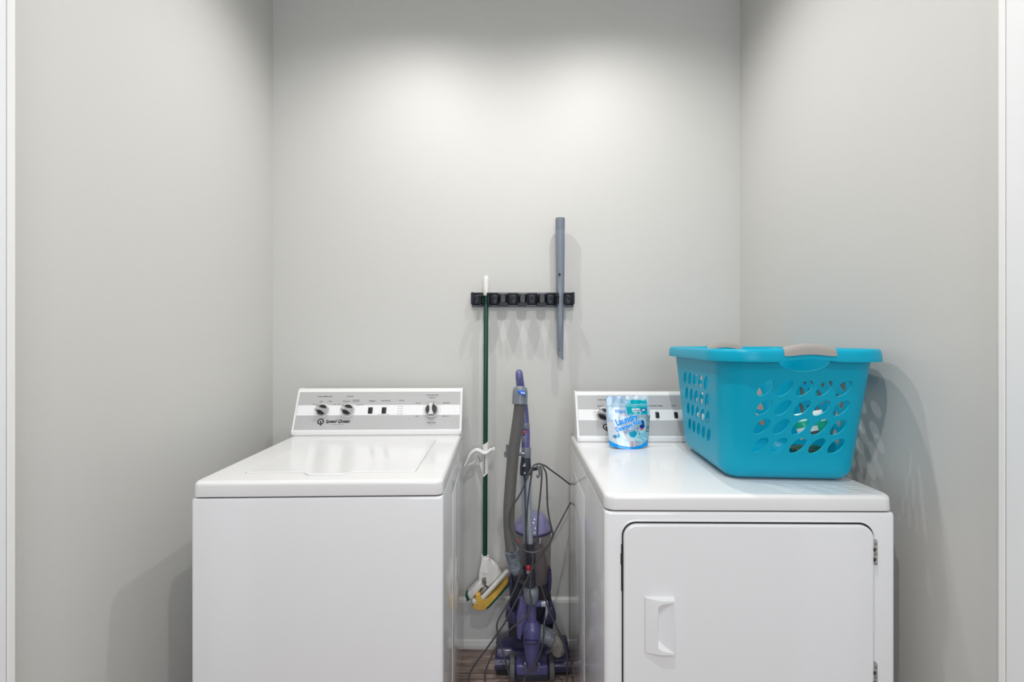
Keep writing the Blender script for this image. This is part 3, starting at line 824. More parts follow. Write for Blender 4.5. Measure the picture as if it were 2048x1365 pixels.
        if near([(.27, .300), (.42, .350), (.58, .230), (.62, .205), (.55, .145), (.34, .165)], .007): return I['steel']
        if inq(u, v, [(.27, .300), (.42, .350), (.58, .230), (.62, .205), (.55, .145), (.34, .165)]): return I['white'] if nz(u, v, 9) < .35 else I['silver']
        if inq(u, v, [(.06, .225), (.15, .270), (.28, .320), (.25, .230), (.20, .185), (.10, .185)]): return I['pod'] if nz(u, v, 20, 3) < .2 else I['pink']
        if inq(u, v, [(.62, .36), (.70, .36), (.74, .27), (.69, .27)]): return I['greyd']
        # water and left side
        if u > .60 and v < .36: return I['aqua'] if nz(u * .7, v * 1.8, 16, 2) < .25 else I['ltaqua']
        if v > .50 and u < .13: return I['steel'] if nz(u, v, 14, 1) < .1 else I['silver']
        if u > .60: return I['aqua'] if nz(u, v, 15) < .3 else I['grey']
        if v > .62: return I['silver']
        if v < .30: return I['ltaqua'] if nz(u, v, 11) < .0 else I['white']
        return I['white'] if nz(u, v, 16, 4) < .45 else I['ltaqua']
    mb = MB(); NU, NV = 200, 236
    g = [[mb.bm.verts.new(S(i / NU, j / NV)) for j in range(NV + 1)] for i in range(NU + 1)]
    for i in range(NU):
        for j in range(NV):
            f = mb.bm.faces.new((g[i][j], g[i + 1][j], g[i + 1][j + 1], g[i][j + 1])); f.material_index = art((i + .5) / NU, (j + .5) / NV)
    mb.build('front_film', pm, e, angle=80)
    # back film and gusset
    mb = MB(); NU, NV = 30, 30
    def Bk(u, v):
        p = S(u, v); q = S(0.0, v); return Vector((p.x, 2 * q.y - p.y + .0004, p.z))
    g = [[mb.bm.verts.new(Bk(i / NU, j / NV)) for j in range(NV + 1)] for i in range(NU + 1)]
    for i in range(NU):
        for j in range(NV): mb.bm.faces.new((g[i][j], g[i + 1][j], g[i + 1][j + 1], g[i][j + 1]))
    for i in range(NU):
        a, b = S(i / NU, 0), S((i + 1) / NU, 0); c, d = Bk((i + 1) / NU, 0), Bk(i / NU, 0)
        m1 = (a + d) / 2 + Vector((0, 0, .012)); m2 = (b + c) / 2 + Vector((0, 0, .012))
        vs_ = [mb.bm.verts.new(x) for x in (a, b, c, d, m1, m2)]
        mb.bm.faces.new((vs_[0], vs_[1], vs_[5], vs_[4])); mb.bm.faces.new((vs_[4], vs_[5], vs_[2], vs_[3]))
    mb.build('back_film', pm[0], e)
    # lettering that follows the film
    def FR(u, v, n): return S(.5 + u / W1, v / H, n)
    fl = [mat('pouch_blue_print', (.0, .30, .85), .3), pm[I['white']], mat('pouch_steel_print', (.06, .20, .50), .3), pm[I['grey']]]
    def TT(s, u, v, h, w, rot, face, edge, b0=.02, b1=.075, sh=0.0):
        c = text_shape(s, b0, sh)
        W_ = w; t = MB()
        sx = W_ / c[2]
        put_text(t, FR, s, u + b1 * 1.0, v - b1 * 1.9, h, width=W_, rot=rot, n=.0007, mi=3, shape=c)
        for q in range(10):
            put_text(t, FR, s, u + b1 * math.cos(q * PI / 5), v + b1 * math.sin(q * PI / 5), h, width=W_, rot=rot, n=.0010 + q * .00001, mi=edge, shape=c)
        put_text(t, FR, s, u, v, h, width=W_, rot=rot, n=.0016, mi=face, shape=c)
        t.build('printed_word', fl, e, smooth=False)
    TT('Wizard', -.0300, .1255, .0125, .0360, 0, 0, 1, .02, .0006)
    TT('Laundry', -.0090, .0985, .0205, .0800, R(17), 0, 1, .045, .0019)
    TT('Detergent Pods', -.0050, .0775, .0140, .0930, R(17), 0, 1, .04, .0016)
    TT('5in1 Power & Clean', .0060, .0640, .0085, .0580, R(17), 2, 1, .02, .0009)
    for b, u, v, h, w in (('KEEP OUT OF REACH OF CHILDREN', -.030, .0240, .0030, .040), ('20 PODS', .050, .0215, .0060, .026)):
        t = MB(); put_text(t, FR, b, u, v, h, width=w, n=.0010, mi=1); t.build('printed_word', fl, e, smooth=False)
    return e
make_pouch()

# ------------------------------------------------------------------ wall rack
RZ = 1.4535; RX0, RX1 = -.1705, .2600
rack = empty('broom_rack', ((RX0 + RX1) / 2, YB, RZ), 0, 'black wall mounted broom and tool rack with five grips', 'rack')
ox = (RX0 + RX1) / 2
mb = MB((ox, YB, RZ))
mb.box(RX0 + .003, RX1 - .003, YB - .012, YB - .0003, RZ - .026, RZ + .027, .003)
mb.box(RX0 + .002, RX1 - .002, YB - .020, YB - .0003, RZ + .019, RZ + .0285, .003)
mb.mi = 1; mb.box(RX0 + .003, RX1 - .003, YB - .021, YB - .0003, RZ - .031, RZ - .0235, .002)
mb.mi = 0
for s in (0, 1):
    x = RX0 if s == 0 else RX1 - .012
    mb.box(x, x + .012, YB - .030, YB - .0003, RZ - .021, RZ + .030, .005, 3)
mb.build('rail', [M_blackr, M_railedge], rack)
bxs = [at(p, 600, 1.885).x for p in (951.5, 988, 1025.5, 1064.3, 1101.7, 1138.3)]
gxs = [at(p, 600, 1.875).x for p in (969.2, 1006.5, 1044.8, 1083.0, 1121.0)]
for bx in bxs:
    mb = MB((ox, YB, RZ))
    mb.box(bx - .0165, bx + .0165, YB - .026, YB - .010, RZ - .0215, RZ + .019, .003)
    mb.box(bx - .0045, bx + .0045, YB - .030, YB - .024, RZ + .000, RZ + .014, .002, 3)
    mb.mi = 1; mb.lathe((bx, YB - .0255, RZ - .006), (0, -1, 0), [(.0065, 0), (.0065, .0012), (.004, .0015), (.0038, -.002)], 16, False, True)
    mb.mi = 0
    mb.build('folding_hook', [M_blackr, M_blackp], rack)
for i, gx in enumerate(gxs):
    mb = MB((ox, YB, RZ)); w = .0200
    if i in (0, 4):                 # open jaws round a held tool
        for s in (-1, 1):
            mb.box(gx + s * .0165 - .006, gx + s * .0165 + .006, YB - .080, YB - .012, RZ - .025, RZ + .023, .005, 3)
        mb.box(gx - w, gx + w, YB - .030, YB - .012, RZ - .025, RZ + .023, .005, 3)
        mb.lathe((gx - .0165, YB - .072, RZ + .006), (0, -1, .15), [(.001, -.004), (.006, -.002), (.0078, .003), (.006, .008), (.001, .0105)], 16)
    else:
        prof = [(w * .90, .012), (w, .016), (w, .050), (w * .96, .064), (w * .82, .077), (w * .45, .0835)]
        rs = []
        for r_, d_ in prof:
            hz = .0245 if d_ < .055 else .0245 - (d_ - .05) * .22
            rs.append([Vector((p.x, YB - d_, p.y)) for p in rrect(gx, RZ - .001, r_, hz, .006, 0, 4)])
        mb.rings(rs)
        mb.lathe((gx - .012, YB - .070, RZ + .008), (-.2, -1, .15), [(.001, -.004), (.006, -.002), (.0080, .003), (.0062, .008), (.001, .0105)], 16)
    mb.build('grip', M_blackp, rack)

# ------------------------------------------------------------------ crevice wand in the rack
d0 = 1.866
wc = at(1120, 600, d0)
wand = empty('vacuum_wand', (wc.x, d0, 1.20), 0, 'grey blue tapered vacuum crevice wand held upright in the wall rack', 'vacuum attachment')
def wring(xc, hw, hd, z, slant=0.0, n=24):
    out = []
    for k in range(n):
        a = 2 * PI * k / n; c, s = math.cos(a), math.sin(a)
        x = math.copysign(abs(c) ** .85, c) * hw; y = math.copysign(abs(s) ** .85, s) * hd
        out.append(Vector((xc + x, d0 + y, z + (slant * (x / hw)))))
    return out
Zp = lambda py: EYE - (py - 682.5) / FPX * d0
Xp = lambda px: (px - 1024) / FPX * d0
mb = MB((wc.x, d0, 1.20))
rows = [(437, 1120.4, 9.2), (437.5, 1120.4, 9.6), (441, 1120.3, 9.5), (461, 1120.4, 9.1), (462, 1120.4, 8.9), (463, 1120.4, 9.0), (500, 1120.7, 8.8), (548, 1120.9, 8.3), (575, 1121.0, 7.9), (600, 1121.0, 7.5), (640, 1121.1, 6.6), (680, 1121.0, 5.9), (705, 1121.0, 5.5)]
rs = []
for py, px, h in rows:
    hw = h / FPX * d0; hd = hw if py < 550 else hw * lerp(1.0, .62, (py - 550) / 155)
    rs.append(wring(Xp(px), hw, hd, Zp(py)))
rs.append(wring(Xp(1121.2), 5.3 / FPX * d0, .0068, Zp(717), -.0085))
inner = [wring(Xp(1121.2), 3.9 / FPX * d0, .0045, Zp(717) , -.0065), wring(Xp(1121.0), 3.9 / FPX * d0, .005, Zp(700))]
top_in = [wring(Xp(1120.4), 7.6 / FPX * d0, 7.6 / FPX * d0, Zp(460)), wring(Xp(1120.4), 7.8 / FPX * d0, 7.8 / FPX * d0, Zp(437))]
mb.rings(top_in + rs + inner)
mb.build('tube', M_wand, wand)
mb = MB((wc.x, d0, 1.20))
mb.lathe(at(1118.3, 550.5, d0) + Vector((0, -.0172, 0)), (0, -1, 0), [(.0052, -.004), (.0052, .0012), (.0036, .0014), (.0034, -.001)], 18)
mb.build('air_vent_hole', M_hole, wand)
mb = MB((wc.x, d0, 1.20))
mb.prism([at(x, y, d0) + Vector((0, -.0150, 0)) for x, y in ((1115.5, 560), (1119, 557), (1123.5, 561), (1123.0, 640), (1119.5, 700), (1116.5, 700), (1114.8, 600))], (0, .010, 0), .0015)
mb.build('flat_facet', M_wand, wand)

# ------------------------------------------------------------------ sponge mop
dm = 1.866
mo = at(971, 880, dm); mloc = Vector((mo.x, dm, at(971, 1220, dm).z))
mop = empty('sponge_mop', mloc, 0, 'sponge mop with green pole and white head hanging from the wall rack', 'mop')
A = lambda px, py, d=dm: at(px, py, d)
mb = MB(mloc); mb.tube([A(972.2, 588), A(971.6, 740), A(971, 880), A(970.3, 1000), A(970, 1116)], .0097, 20)
mb.build('pole', M_pole, mop)
mb = MB(mloc)
mb.lathe(A(972.3, 592), (0, 0, 1), [(.0112, 0), (.0120, .003), (.0122, .035), (.0118, .060), (.0118, .068), (.0095, .078), (.0045, .082), (.001, .083)], 24)
mb.build('handle_grip', M_wplast, mop)
# slider collar with slanted ends
mb = MB(mloc); n = 24; r0 = .0135
def collar_ring(pyc, slant):
    c = A(970.8, pyc); return [c + Vector((r0 * math.cos(2 * PI * k / n), r0 * math.sin(2 * PI * k / n), slant * math.cos(2 * PI * k / n))) for k in range(n)]
mb.rings([collar_ring(950, .012), collar_ring(920, .004), collar_ring(905, .004), collar_ring(886.5, .009)])
mb.prism([A(958.5, 927, dm - .006), A(964, 924, dm - .006), A(965, 948, dm - .006)], (0, .010, 0), .001)
mb.build('slider_collar', M_wplast, mop)
mb = MB(mloc)
for k in range(11):
    y = 903 + (k > 0) * 8.5 + max(0, k - 1) * 3.9 + (0 if k else 0)
    mb.obox(A(968.9 - k * .02, y, dm - r0 * .98), (1, 0, .25), (0, 1, 0), (-.25, 0, 1), .0024, .0012, .0022, .0006)
mb.build('ratchet_slots', M_gap, mop)
# wavy pull lever
mb = MB(mloc)
pts = [A(930, 932.5, dm - .020), A(935, 922, dm - .022), A(940, 911, dm - .024), A(946, 904.5, dm - .026), A(953, 901, dm - .027), A(959, 902.5, dm - .027), A(965, 906, dm - .027), A(971, 907, dm - .027), A(976, 904.5, dm - .026), A(981, 900.5, dm - .025), A(986, 899, dm - .023)]
pp = smooth_path(pts, 4); N = len(pp)
rad = [lerp(.0058, .0092, min(1, i / (N * .45))) if i < N * .65 else lerp(.0092, .0050, (i - N * .65) / (N * .35)) for i in range(N)]
mb.tube(pp, rad, 12, flat=1.1)
pts = [A(930, 932.5, dm - .014), A(938, 930, dm - .010), A(945, 927, dm - .008), (A(950.5, 921, dm - .008))]
mb.tube(smooth_path(pts, 4), .0042, 10)
mb.lathe(A(987, 899.5, dm - .034), (0, 1, 0), [(.0052, 0), (.0062, .002), (.0062, .020), (.0052, .022)], 18)
mb.build('pull_lever', M_wplast, mop)
mb = MB(mloc); mb.tube([A(956, 911, dm - .016), A(961, 925, dm - .010)], .0014, 8); mb.build('pull_rod', M_vgrey, mop)
# head
Z6 = lambda x, y, d=dm: at(910 + x / 4.964, 1090 + y / 4.964, d)
mb = MB(mloc)
mb.tube([A(970, 1111), A(970, 1118), A(970.2, 1130), A(970.5, 1142)], [.0155, .0160, .0185, .0215], 24)
mb.prism([Z6(x, y, dm - .018) for x, y in ((258, 190), (268, 140), (335, 140), (352, 190), (392, 205), (425, 245), (462, 305), (395, 372), (335, 425), (300, 400), (322, 395), (312, 312), (262, 325), (258, 395), (290, 425), (245, 440), (236, 360), (240, 280))], (0, .036, 0), .003)
mb.build('head_frame', M_wplast, mop)
mb = MB(mloc)
def bar(p, q, r, d, nm=None): mb.tube([Z6(*p, d), Z6(*q, d)], r, 14)
bar((524, 262), (274, 530), .0092, dm - .036); mb.box(*(lambda p: (p.x - .0085, p.x + .0085, p.y - .012, p.y + .012, p.z - .0085, p.z + .0085))(Z6(192, 556, dm - .030)), .004, 3)
mb.prism([Z6(x, y, dm - .030) for x, y in ((122, 490), (215, 395), (245, 385), (262, 432), (160, 545), (140, 540))], (0, .040, 0), .003)
mb.build('roller_arms', M_wplast, mop)
mb = MB(mloc)
mb.prism([Z6(x, y, dm - .022) for x, y in ((205, 520), (300, 420), (322, 440), (225, 545))], (0, .034, 0), .001)
mb.prism([Z6(x, y, dm - .020) for x, y in ((355, 400), (450, 300), (535, 245), (545, 262), (370, 425))], (0, .030, 0), .001)
mb.build('metal_plate', M_steel, mop)
mb = MB(mloc)
mb.prism([Z6(x, y, dm - .040) for x, y in ((163, 622), (205, 560), (198, 510), (215, 492), (240, 492), (256, 530), (310, 548), (350, 520), (440, 430), (524, 322), (532, 360), (524, 395), (430, 500), (338, 602), (300, 648), (262, 660), (215, 655))], (0, .060, 0), .004, 3)
mb.build('sponge', M_sponge, mop)
mb = MB(mloc)
mb.prism([Z6(x, y, dm - .038) for x, y in ((525, 385), (545, 380), (548, 400), (450, 510), (350, 618), (310, 652), (335, 600), (430, 498))], (0, .056, 0), .002)
mb.build('scrub_strip', M_scrub, mop); mb = MB(mloc)
mb.prism([Z6(x, y, dm - .028) for x, y in ((98, 512), (128, 492), (150, 545), (122, 572))], (0, .036, 0), .002)
mb.build('scrub_strip', M_scrub, mop)

# ------------------------------------------------------------------ upright vacuum cleaner, seen from behind
vloc = Vector((at(1064, 1300, 1.74).x, 1.76, 0))
vac = empty('vacuum_cleaner', vloc, 0, 'purple and grey upright bagless vacuum cleaner with looped cord between washer and dryer', 'vacuum cleaner')
def V(): return MB(vloc)
ZV = lambda x, y, d: at(1000 + x / 6.347, 1150 + y / 6.347, d)      # second close-up
X = Vector((1, 0, 0)); Y = Vector((0, 1, 0)); Zz = Vector((0, 0, 1))
# floor head towards the wall
mb = V(); xa, xb = at(992, 0, 1.80).x, at(1136, 0, 1.80).x
prof = [(1.735, .030), (1.742, .060), (1.765, .082), (1.80, .092), (1.845, .088), (1.872, .066), (1.880, .035), (1.876, .014), (1.74, .014)]
mb.prism([Vector((xa, a, b)) for a, b in prof], (xb - xa, 0, 0), .010, 3)
mb.tube([Vector((xa - .002, 1.742, .046)), Vector((xa + .085, 1.742, .046))], .022, 18)
mb.tube([Vector((xb - .060, 1.742, .040)), Vector((xb + .001, 1.742, .040))], .024, 18)
head = mb.build('floor_head', M_purpled, vac)
mb = V()
for k in range(4): mb.box(xa + .026 + k * .006, xa + .0285 + k * .006, 1.7185, 1.7205, .034, .058)
mb.build('vent_slots', M_gap, head)
mb = V(); mb.box(xa + .004, xb - .004, 1.738, 1.872, .003, .018, .004); mb.build('head_underside', M_gap, head)
# wheels
for px in (1024.4, 1102.6):
    mb = V(); c = at(px, 1337, 1.715); c.z = .0465
    mb.lathe(c - X * .0105, (1, 0, 0), [(.018, 0), (.040, .000), (.0455, .003), (.0460, .0105), (.0455, .018), (.040, .021), (.018, .021)], 36)
    mb.mi = 1; mb.lathe(c - X * .0115, (1, 0, 0), [(.001, 0), (.014, 0), (.014, .023), (.001, .023)], 20)
    mb.build('wheel', [M_wheel, M_vdark], vac)
# carriage between the wheels
mb = V(); a, b = at(1031, 0, 1.715).x, at(1096, 0, 1.715).x
mb.box(a, b, 1.690, 1.78, .034, .072, .008, 3); mb.build('carriage', M_purple, vac)
mb = V(); mb.box(a, b, 1.694, 1.78, .014, .040, .004); mb.build('carriage_base', M_vdark, vac)
# dark back frame with side wings and prongs
mb = V()
mb.prism([ZV(x, y, 1.735) for x, y in ((128, 30), (158, 0), (240, -10), (250, 180), (500, 180), (510, 20), (560, -10), (640, -20), (655, 60), (640, 250), (650, 420), (690, 560), (670, 700), (660, 800), (110, 800), (105, 640), (130, 420), (120, 200))], (0, .060, 0), .006, 2)
mb.build('back_frame', M_vdark, vac)
for q in (((90, 440), (130, 410), (160, 500), (230, 520), (240, 680), (190, 650), (75, 600), (66, 530)),
          ((560, 530), (610, 430), (665, 410), (690, 450), (716, 530), (710, 610), (600, 655), (520, 640))):
    mb = V(); mb.prism([ZV(x, y, 1.690) for x, y in q], (0, .060, 0), .007, 3); mb.build('side_wing', M_purpled, vac)
for q in (((112, 40), (125, 0), (150, 0), (160, 120), (155, 240), (120, 230)), ((600, 20), (625, -30), (652, -50), (658, 60), (650, 200), (620, 250), (600, 200))):
    mb = V(); mb.prism([ZV(x, y, 1.700) for x, y in q], (0, .050, 0), .006, 3); mb.build('side_prong', M_purpled, vac)
# motor column
mb = V(); dv = 1.655
def vring(px, py, hw, hd, d): c = at(px, py, d); k = d / FPX; return [c + Vector((hw * k * math.cos(2 * PI * i / 28), hd * k * math.sin(2 * PI * i / 28), 0)) for i in range(28)]
mb.rings([vring(1064, 1337, 8, 8, dv + .02), vring(1064, 1330, 12, 12, dv + .01), vring(1064, 1310, 15, 14, dv), vring(1064, 1280, 18, 17, dv), vring(1064, 1258, 18.3, 18, dv), vring(1064, 1252, 17.8, 17.5, dv), vring(1064, 1244, 11.5, 11.5, dv), vring(1064, 1242, 9.5, 9.5, dv),
          vring(1063.5, 1215, 9.8, 10, dv), vring(1063, 1196, 11, 11, dv), vring(1063, 1186, 12, 12, dv)])
mb.build('motor_column', M_purple, vac)
mb = V()
mb.prism([ZV(x, y, 1.665) for x, y in ((240, 300), (290, 270), (300, 330), (365, 350), (365, 590), (285, 640), (280, 840), (215, 820), (205, 540), (240, 520))], (0, .055, 0), .006, 3)
mb.build('side_fairing', M_purple, vac)
mb = V(); mb.prism([ZV(x, y, 1.612) for x, y in ((312, 870), (340, 855), (450, 855), (485, 870), (470, 900), (330, 900))], (0, .02, 0), .002)
mb.build('column_seam', M_purpled, vac)
for p in (((318, 1130), (330, 1225)), ((495, 1130), (480, 1225))):
    mb = V(); mb.tube([ZV(*p[0], 1.64), ZV(*p[1], 1.66)], .004, 8); mb.build('silver_strut', M_vgrey, vac)
mb = V()
mb.rings([vring(1062, 1204, 12, 12, 1.640), vring(1062, 1198, 15.3, 15, 1.640), vring(1062, 1185, 15.8, 15.5, 1.640), vring(1062, 1180, 15.2, 15, 1.642), vring(1062, 1175, 11, 11, 1.645)])
mb.build('column_collar', M_vgrey, vac)
mb = V(); mb.tube([at(1061, 1179, 1.65), at(1061, 1140, 1.655), at(1061, 1087, 1.66)], [.0190, .0175, .0185], 24, flat=.9)
mb.build('lower_neck', M_vdark, vac)
# cord hook at the bottom
mb = V(); mb.tube([ZV(440, 372, 1.640), ZV(530, 370, 1.628)], .0105, 16); mb.build('lower_hook_arm', M_purple, vac)
mb = V(); mb.tube([ZV(528, 370, 1.628), ZV(605, 368, 1.624)], .0108, 16)
mb.tube(smooth_path([ZV(590, 350, 1.624), ZV(596, 430, 1.622), ZV(588, 500, 1.622), ZV(575, 560, 1.624)], 4), [.0062] * 5 + [.0055] * 4 + [.0040] * 4, 12)
mb.build('lower_cord_hook', M_silver, vac)
# hose stub on the right of the column
mb = V(); mb.lathe(ZV(505, 740, 1.670), (ZV(660, 810, 1.665) - ZV(505, 740, 1.670)), [(.027, -.010), (.030, 0), (.030, .014), (.0275, .017), (.0275, .038), (.0295, .040), (.0295, .050), (.024, .052)], 30)
mb.obox(ZV(680, 745, 1.635), X, Y, Zz, .007, .004, .0045, .0015)
mb.build('hose_coupling', M_vgrey, vac)
def ribbed(mb, path, r, pitch, amp, n=20, flat=1.0):
    pp = smooth_path(path, 10)
    # resample evenly
    cum_ = [0.0]
    for a, b in zip(pp[:-1], pp[1:]): cum_.append(cum_[-1] + (b - a).length)
    Ltot = cum_[-1]; steps = int(Ltot / pitch * 4); out = []; rr = []
    j = 0
    for i in range(steps + 1):
        s = Ltot * i / steps
        while j < len(cum_) - 2 and cum_[j + 1] < s: j += 1
        t = (s - cum_[j]) / max(1e-9, cum_[j + 1] - cum_[j]); out.append(pp[j].lerp(pp[j + 1], t))
        rr.append(r + (amp if (i % 4) in (0, 1) else -amp))
    mb.tube(out, rr, n, flat=flat)
mb = V(); ribbed(mb, [ZV(640, 800, 1.668), ZV(690, 850, 1.668), ZV(725, 910, 1.675), ZV(735, 965, 1.69)], .0225, .0038, .0011)
mb.build('short_hose', M_hose2, vac)
mb = V(); mb.lathe(ZV(737, 975, 1.695), ZV(745, 1020, 1.72) - ZV(735, 965, 1.69), [(.0245, 0), (.0250, .003), (.0235, .012)], 24); mb.build('short_hose_socket', M_vdark, vac)
# dust cup
dc = 1.745; cc = at(1066, 1100, dc); k = dc / FPX
mb = V(); z0c, z1c = at(0, 1160, dc).z, at(0, 1056, dc).z
mb.lathe(Vector((cc.x, dc, z0c)), Zz, [(.001, 0), (.055, 0), (.063, .006), (.067, .02), (.070, z1c - z0c)], 40, True, False)
cup = mb.build('dust_cup', M_cup, vac)
mb = V(); mb.lathe(Vector((cc.x, dc, z0c + .004)), Zz, [(.001, 0), (.050, .0), (.052, .06), (.046, .10), (.030, .16), (.030, .185)], 32); mb.build('filter_core', M_cupcore, cup)
mb = V(); mb.lathe(Vector((cc.x, dc, z1c)), Zz, [(.0715, -.004), (.0725, 0), (.0715, .006), (.066, .020), (.052, .040), (.040, .052), (.030, .056), (.001, .057)], 40)
lid_ = mb.build('cup_lid', M_cuplid, cup)
mb = V(); mb.lathe(Vector((cc.x, dc, z1c - .006)), Zz, [(.0705, -.002), (.0740, 0), (.0745, .005), (.0725, .008)], 40, False, False); mb.build('cup_rim', M_purpled, cup)
for s in (-.7, .75):
    mb = V(); mb.box(cc.x + s * .030 - .003, cc.x + s * .030 + .003, dc - .076, dc - .068, z1c - .030, z1c - .008, .0015)
    mb.build('cup_clip', M_silver, cup)
# silver extension tubes
mb = V(); mb.tube([at(1044.5, 948, 1.655), at(1047, 1020, 1.67), at(1050.5, 1088, 1.69)], [.0080, .0070, .0060], 16)
mb.tube([at(1053.5, 948, 1.645), at(1056.5, 1010, 1.65), at(1060, 1088, 1.66)], [.0075, .0095, .0122], 20)
mb.tube([at(1061, 948, 1.66), at(1064, 1030, 1.67), at(1066.5, 1086, 1.68)], [.0030, .0030, .0030], 10)
mb.build('telescopic_tubes', M_silver, vac)
mb = V(); mb.tube([at(1049.5, 948, 1.640), at(1051.5, 1010, 1.650), at(1053.0, 1088, 1.655)], .0026, 10); mb.build('tube_cable', M_vdark, vac)
# upper wand: switch housing, collar, purple handle
mb = V(); mb.tube([at(1051, 950, 1.64), at(1051, 935, 1.64), at(1052, 912, 1.64)], [.0205, .0200, .0165], 20, flat=.8); mb.build('switch_housing', M_vdark, vac)
for y in (929, 946):
    mb = V(); mb.lathe(at(1049.3, y + .5, 1.619), (0, -1, 0), [(.0022, 0), (.0032, 0), (.0032, .0012), (.0022, .0012)], 14, False, False)
    mb.build('switch_symbol', M_white, vac)
mb = V(); mb.obox(at(1048.0, 932.5, 1.619), X, Y, Zz, .0042, .0010, .0012); mb.build('switch_symbol', M_white, vac)
mb = V(); mb.obox(at(1046.0, 907, 1.617), X, Y, Zz, .0048, .0010, .0018); mb.build('switch_symbol', M_white, vac)
mb = V(); mb.box(*sum(([at(1049, 937, 1.62).x + s * .003 for s in (-1, 1)],), []), 1.616, 1.622, at(0, 940, 1.62).z, at(0, 935, 1.62).z, .001); mb.build('switch_button', M_gap, vac)
mb = V(); mb.tube([at(1052, 915, 1.64), at(1052.3, 912, 1.64), at(1052.5, 897, 1.64), at(1052.5, 895, 1.64)], [.0165, .0172, .0168, .0150], 20, flat=.85); mb.build('handle_collar', M_vgrey, vac)
mb = V()
hp_ = smooth_path([at(1051, 897, 1.645), at(1051.5, 870, 1.65), at(1050.5, 850, 1.66), at(1048, 815, 1.665), at(1044, 790, 1.66), at(1040.5, 770, 1.65), at(1038.8, 755, 1.645), at(1038.3, 747, 1.650), at(1038.2, 744, 1.660)], 5)
N = len(hp_); mb.tube(hp_, [lerp(.0155, .0128, i / N) if i < N * .55 else lerp(.0150, .0125, (i - N * .55) / (N * .45)) if i < N * .9 else .0125 - .010 * ((i - N * .9) / (N * .1)) ** 2 for i in range(N)], 20, flat=.9)
mb.build('handle', M_purple, vac)
mb = V(); mb.tube([at(1050.2, 858, 1.652), at(1050, 855, 1.652), at(1049.5, 848, 1.652), at(1049.5, 846, 1.652)], [.0160, .0178, .0176, .0160], 20, flat=.95); mb.build('handle_band', M_vgrey, vac)
mb = V(); mb.obox(at(1048.3, 865, 1.634), X, Y, Zz, .0042, .003, .0068, .0015); mb.build('release_button', M_red, vac)
mb = V(); mb.obox(at(1047.5, 879, 1.634), X, Y, Zz, .0048, .0035, .0130, .003); mb.build('switch_pad', M_vgrey, vac)
# accessory clip on the left of the hose
mb = V(); mb.tube([at(1015.5, 911, 1.64), at(1015.5, 890, 1.64)], .0070, 16); mb.tube([at(1014, 914, 1.64), at(1013.5, 904, 1.64)], .0100, 16)
mb.tube([at(1016, 920, 1.64), at(1016, 912, 1.64)], .0045, 12); mb.tube([at(1014, 910, 1.64), at(1046, 909, 1.65)], .0060, 12)
mb.build('accessory_clip', M_vgrey, vac)
# big hose in front
dh = 1.600
mb = V(); ribbed(mb, [at(1040.5, 803, dh), at(1037.5, 830, dh), at(1032.0, 870, dh), at(1027, 905, dh), at(1023.5, 940, dh), at(1020.8, 975, dh), at(1018.2, 1015, dh), at(1018.0, 1045, dh), at(1020.0, 1075, dh), at(1023.5, 1106, dh + .01)], .0200, .0024, .00040, 24)
mb.build('hose', M_hose, vac)
mb = V()
mb.lathe(at(1039.3, 809, dh), at(1040.8, 770, dh + .01) - at(1039.3, 809, dh), [(.0225, -.001), (.0270, 0), (.0268, .030), (.0262, .045), (.0235, .056), (.0160, .063), (.001, .0645)], 32)
cuff = mb.build('hose_top_cuff', M_vgrey, vac)
mb = V(); c = at(1043.2, 785.5, dh - .0268)
mb.prism([at(x, y, dh - .0255) for x, y in ((1035.5, 782.5), (1040, 781.5), (1048, 782.5), (1051.5, 787), (1052, 792), (1044, 789.5), (1038, 788.5))], (0, .010, 0), .0008)
mb.mi = 1
for q in range(3): mb.obox(at(1043.2 + q * 2.7, 786 + q * .3, dh - .026), X, Y, Zz, .0016, .0006, .0022)
mb.build('blue_sticker', [M_bluelabel, M_white], cuff)
# lower hose cuffs
mb = V(); ax = at(1037, 1165, dh + .02) - at(1022.5, 1100, dh + .01)
mb.lathe(at(1022.8, 1100, dh + .01), ax, [(.0235, 0), (.0262, .001), (.0262, .004), (.0252, .006), (.0252, .035), (.0240, .038), (.0225, .040), (.0225, .058), (.0205, .060)], 32)
mb.lathe(at(1022.8, 1100, dh + .01) + ax.normalized() * .060, ax, [(.0210, 0), (.0225, .003), (.0225, .010), (.018, .024), (.010, .034), (.001, .037)], 28)
cf = mb.build('hose_bottom_cuff', M_wand, vac)
for y, w in ((1106.5, .006), (1112, .010), (1116, .009), (1131, .006)):
    mb = V(); mb.obox(at(1019.5 + (y - 1100) * .30 + 3, y, dh - .0175), Vector((1, 0, .16)).normalized(), Y, Vector((-.16, 0, 1)).normalized(), w, .0012, .0005); mb.build('cuff_print', M_ink, cf)
mb = V(); mb.lathe(at(1043, 1148, 1.665), (.15, -1, .1), [(.020, -.02), (.022, 0), (.020, .010), (.012, .015)], 24); mb.build('elbow_boss', M_vdark, vac)
mb = V(); mb.lathe(at(1057, 1140, 1.622), (0, 0, 1), [(.0070, -.001), (.0078, .001), (.0082, .006), (.0078, .011), (.0055, .0145), (.002, .0160), (.0003, .0162)], 20); mb.build('red_knob', M_red, vac)
mb = V(); mb.box(at(1053, 0, 1.62).x, at(1060.5, 0, 1.62).x, 1.622, 1.636, at(0, 1150, 1.62).z, at(0, 1140, 1.62).z, .002); mb.build('pedal_base', M_silver, vac)
for p in (((1034, 1080)), ((1037, 1084)), ((1027.5, 1083))):
    mb = V(); mb.lathe(at(*p, 1.655), (0, -1, 0), [(.0030, 0), (.0030, .004), (.001, .005)], 12); mb.build('red_dot', M_red, vac)
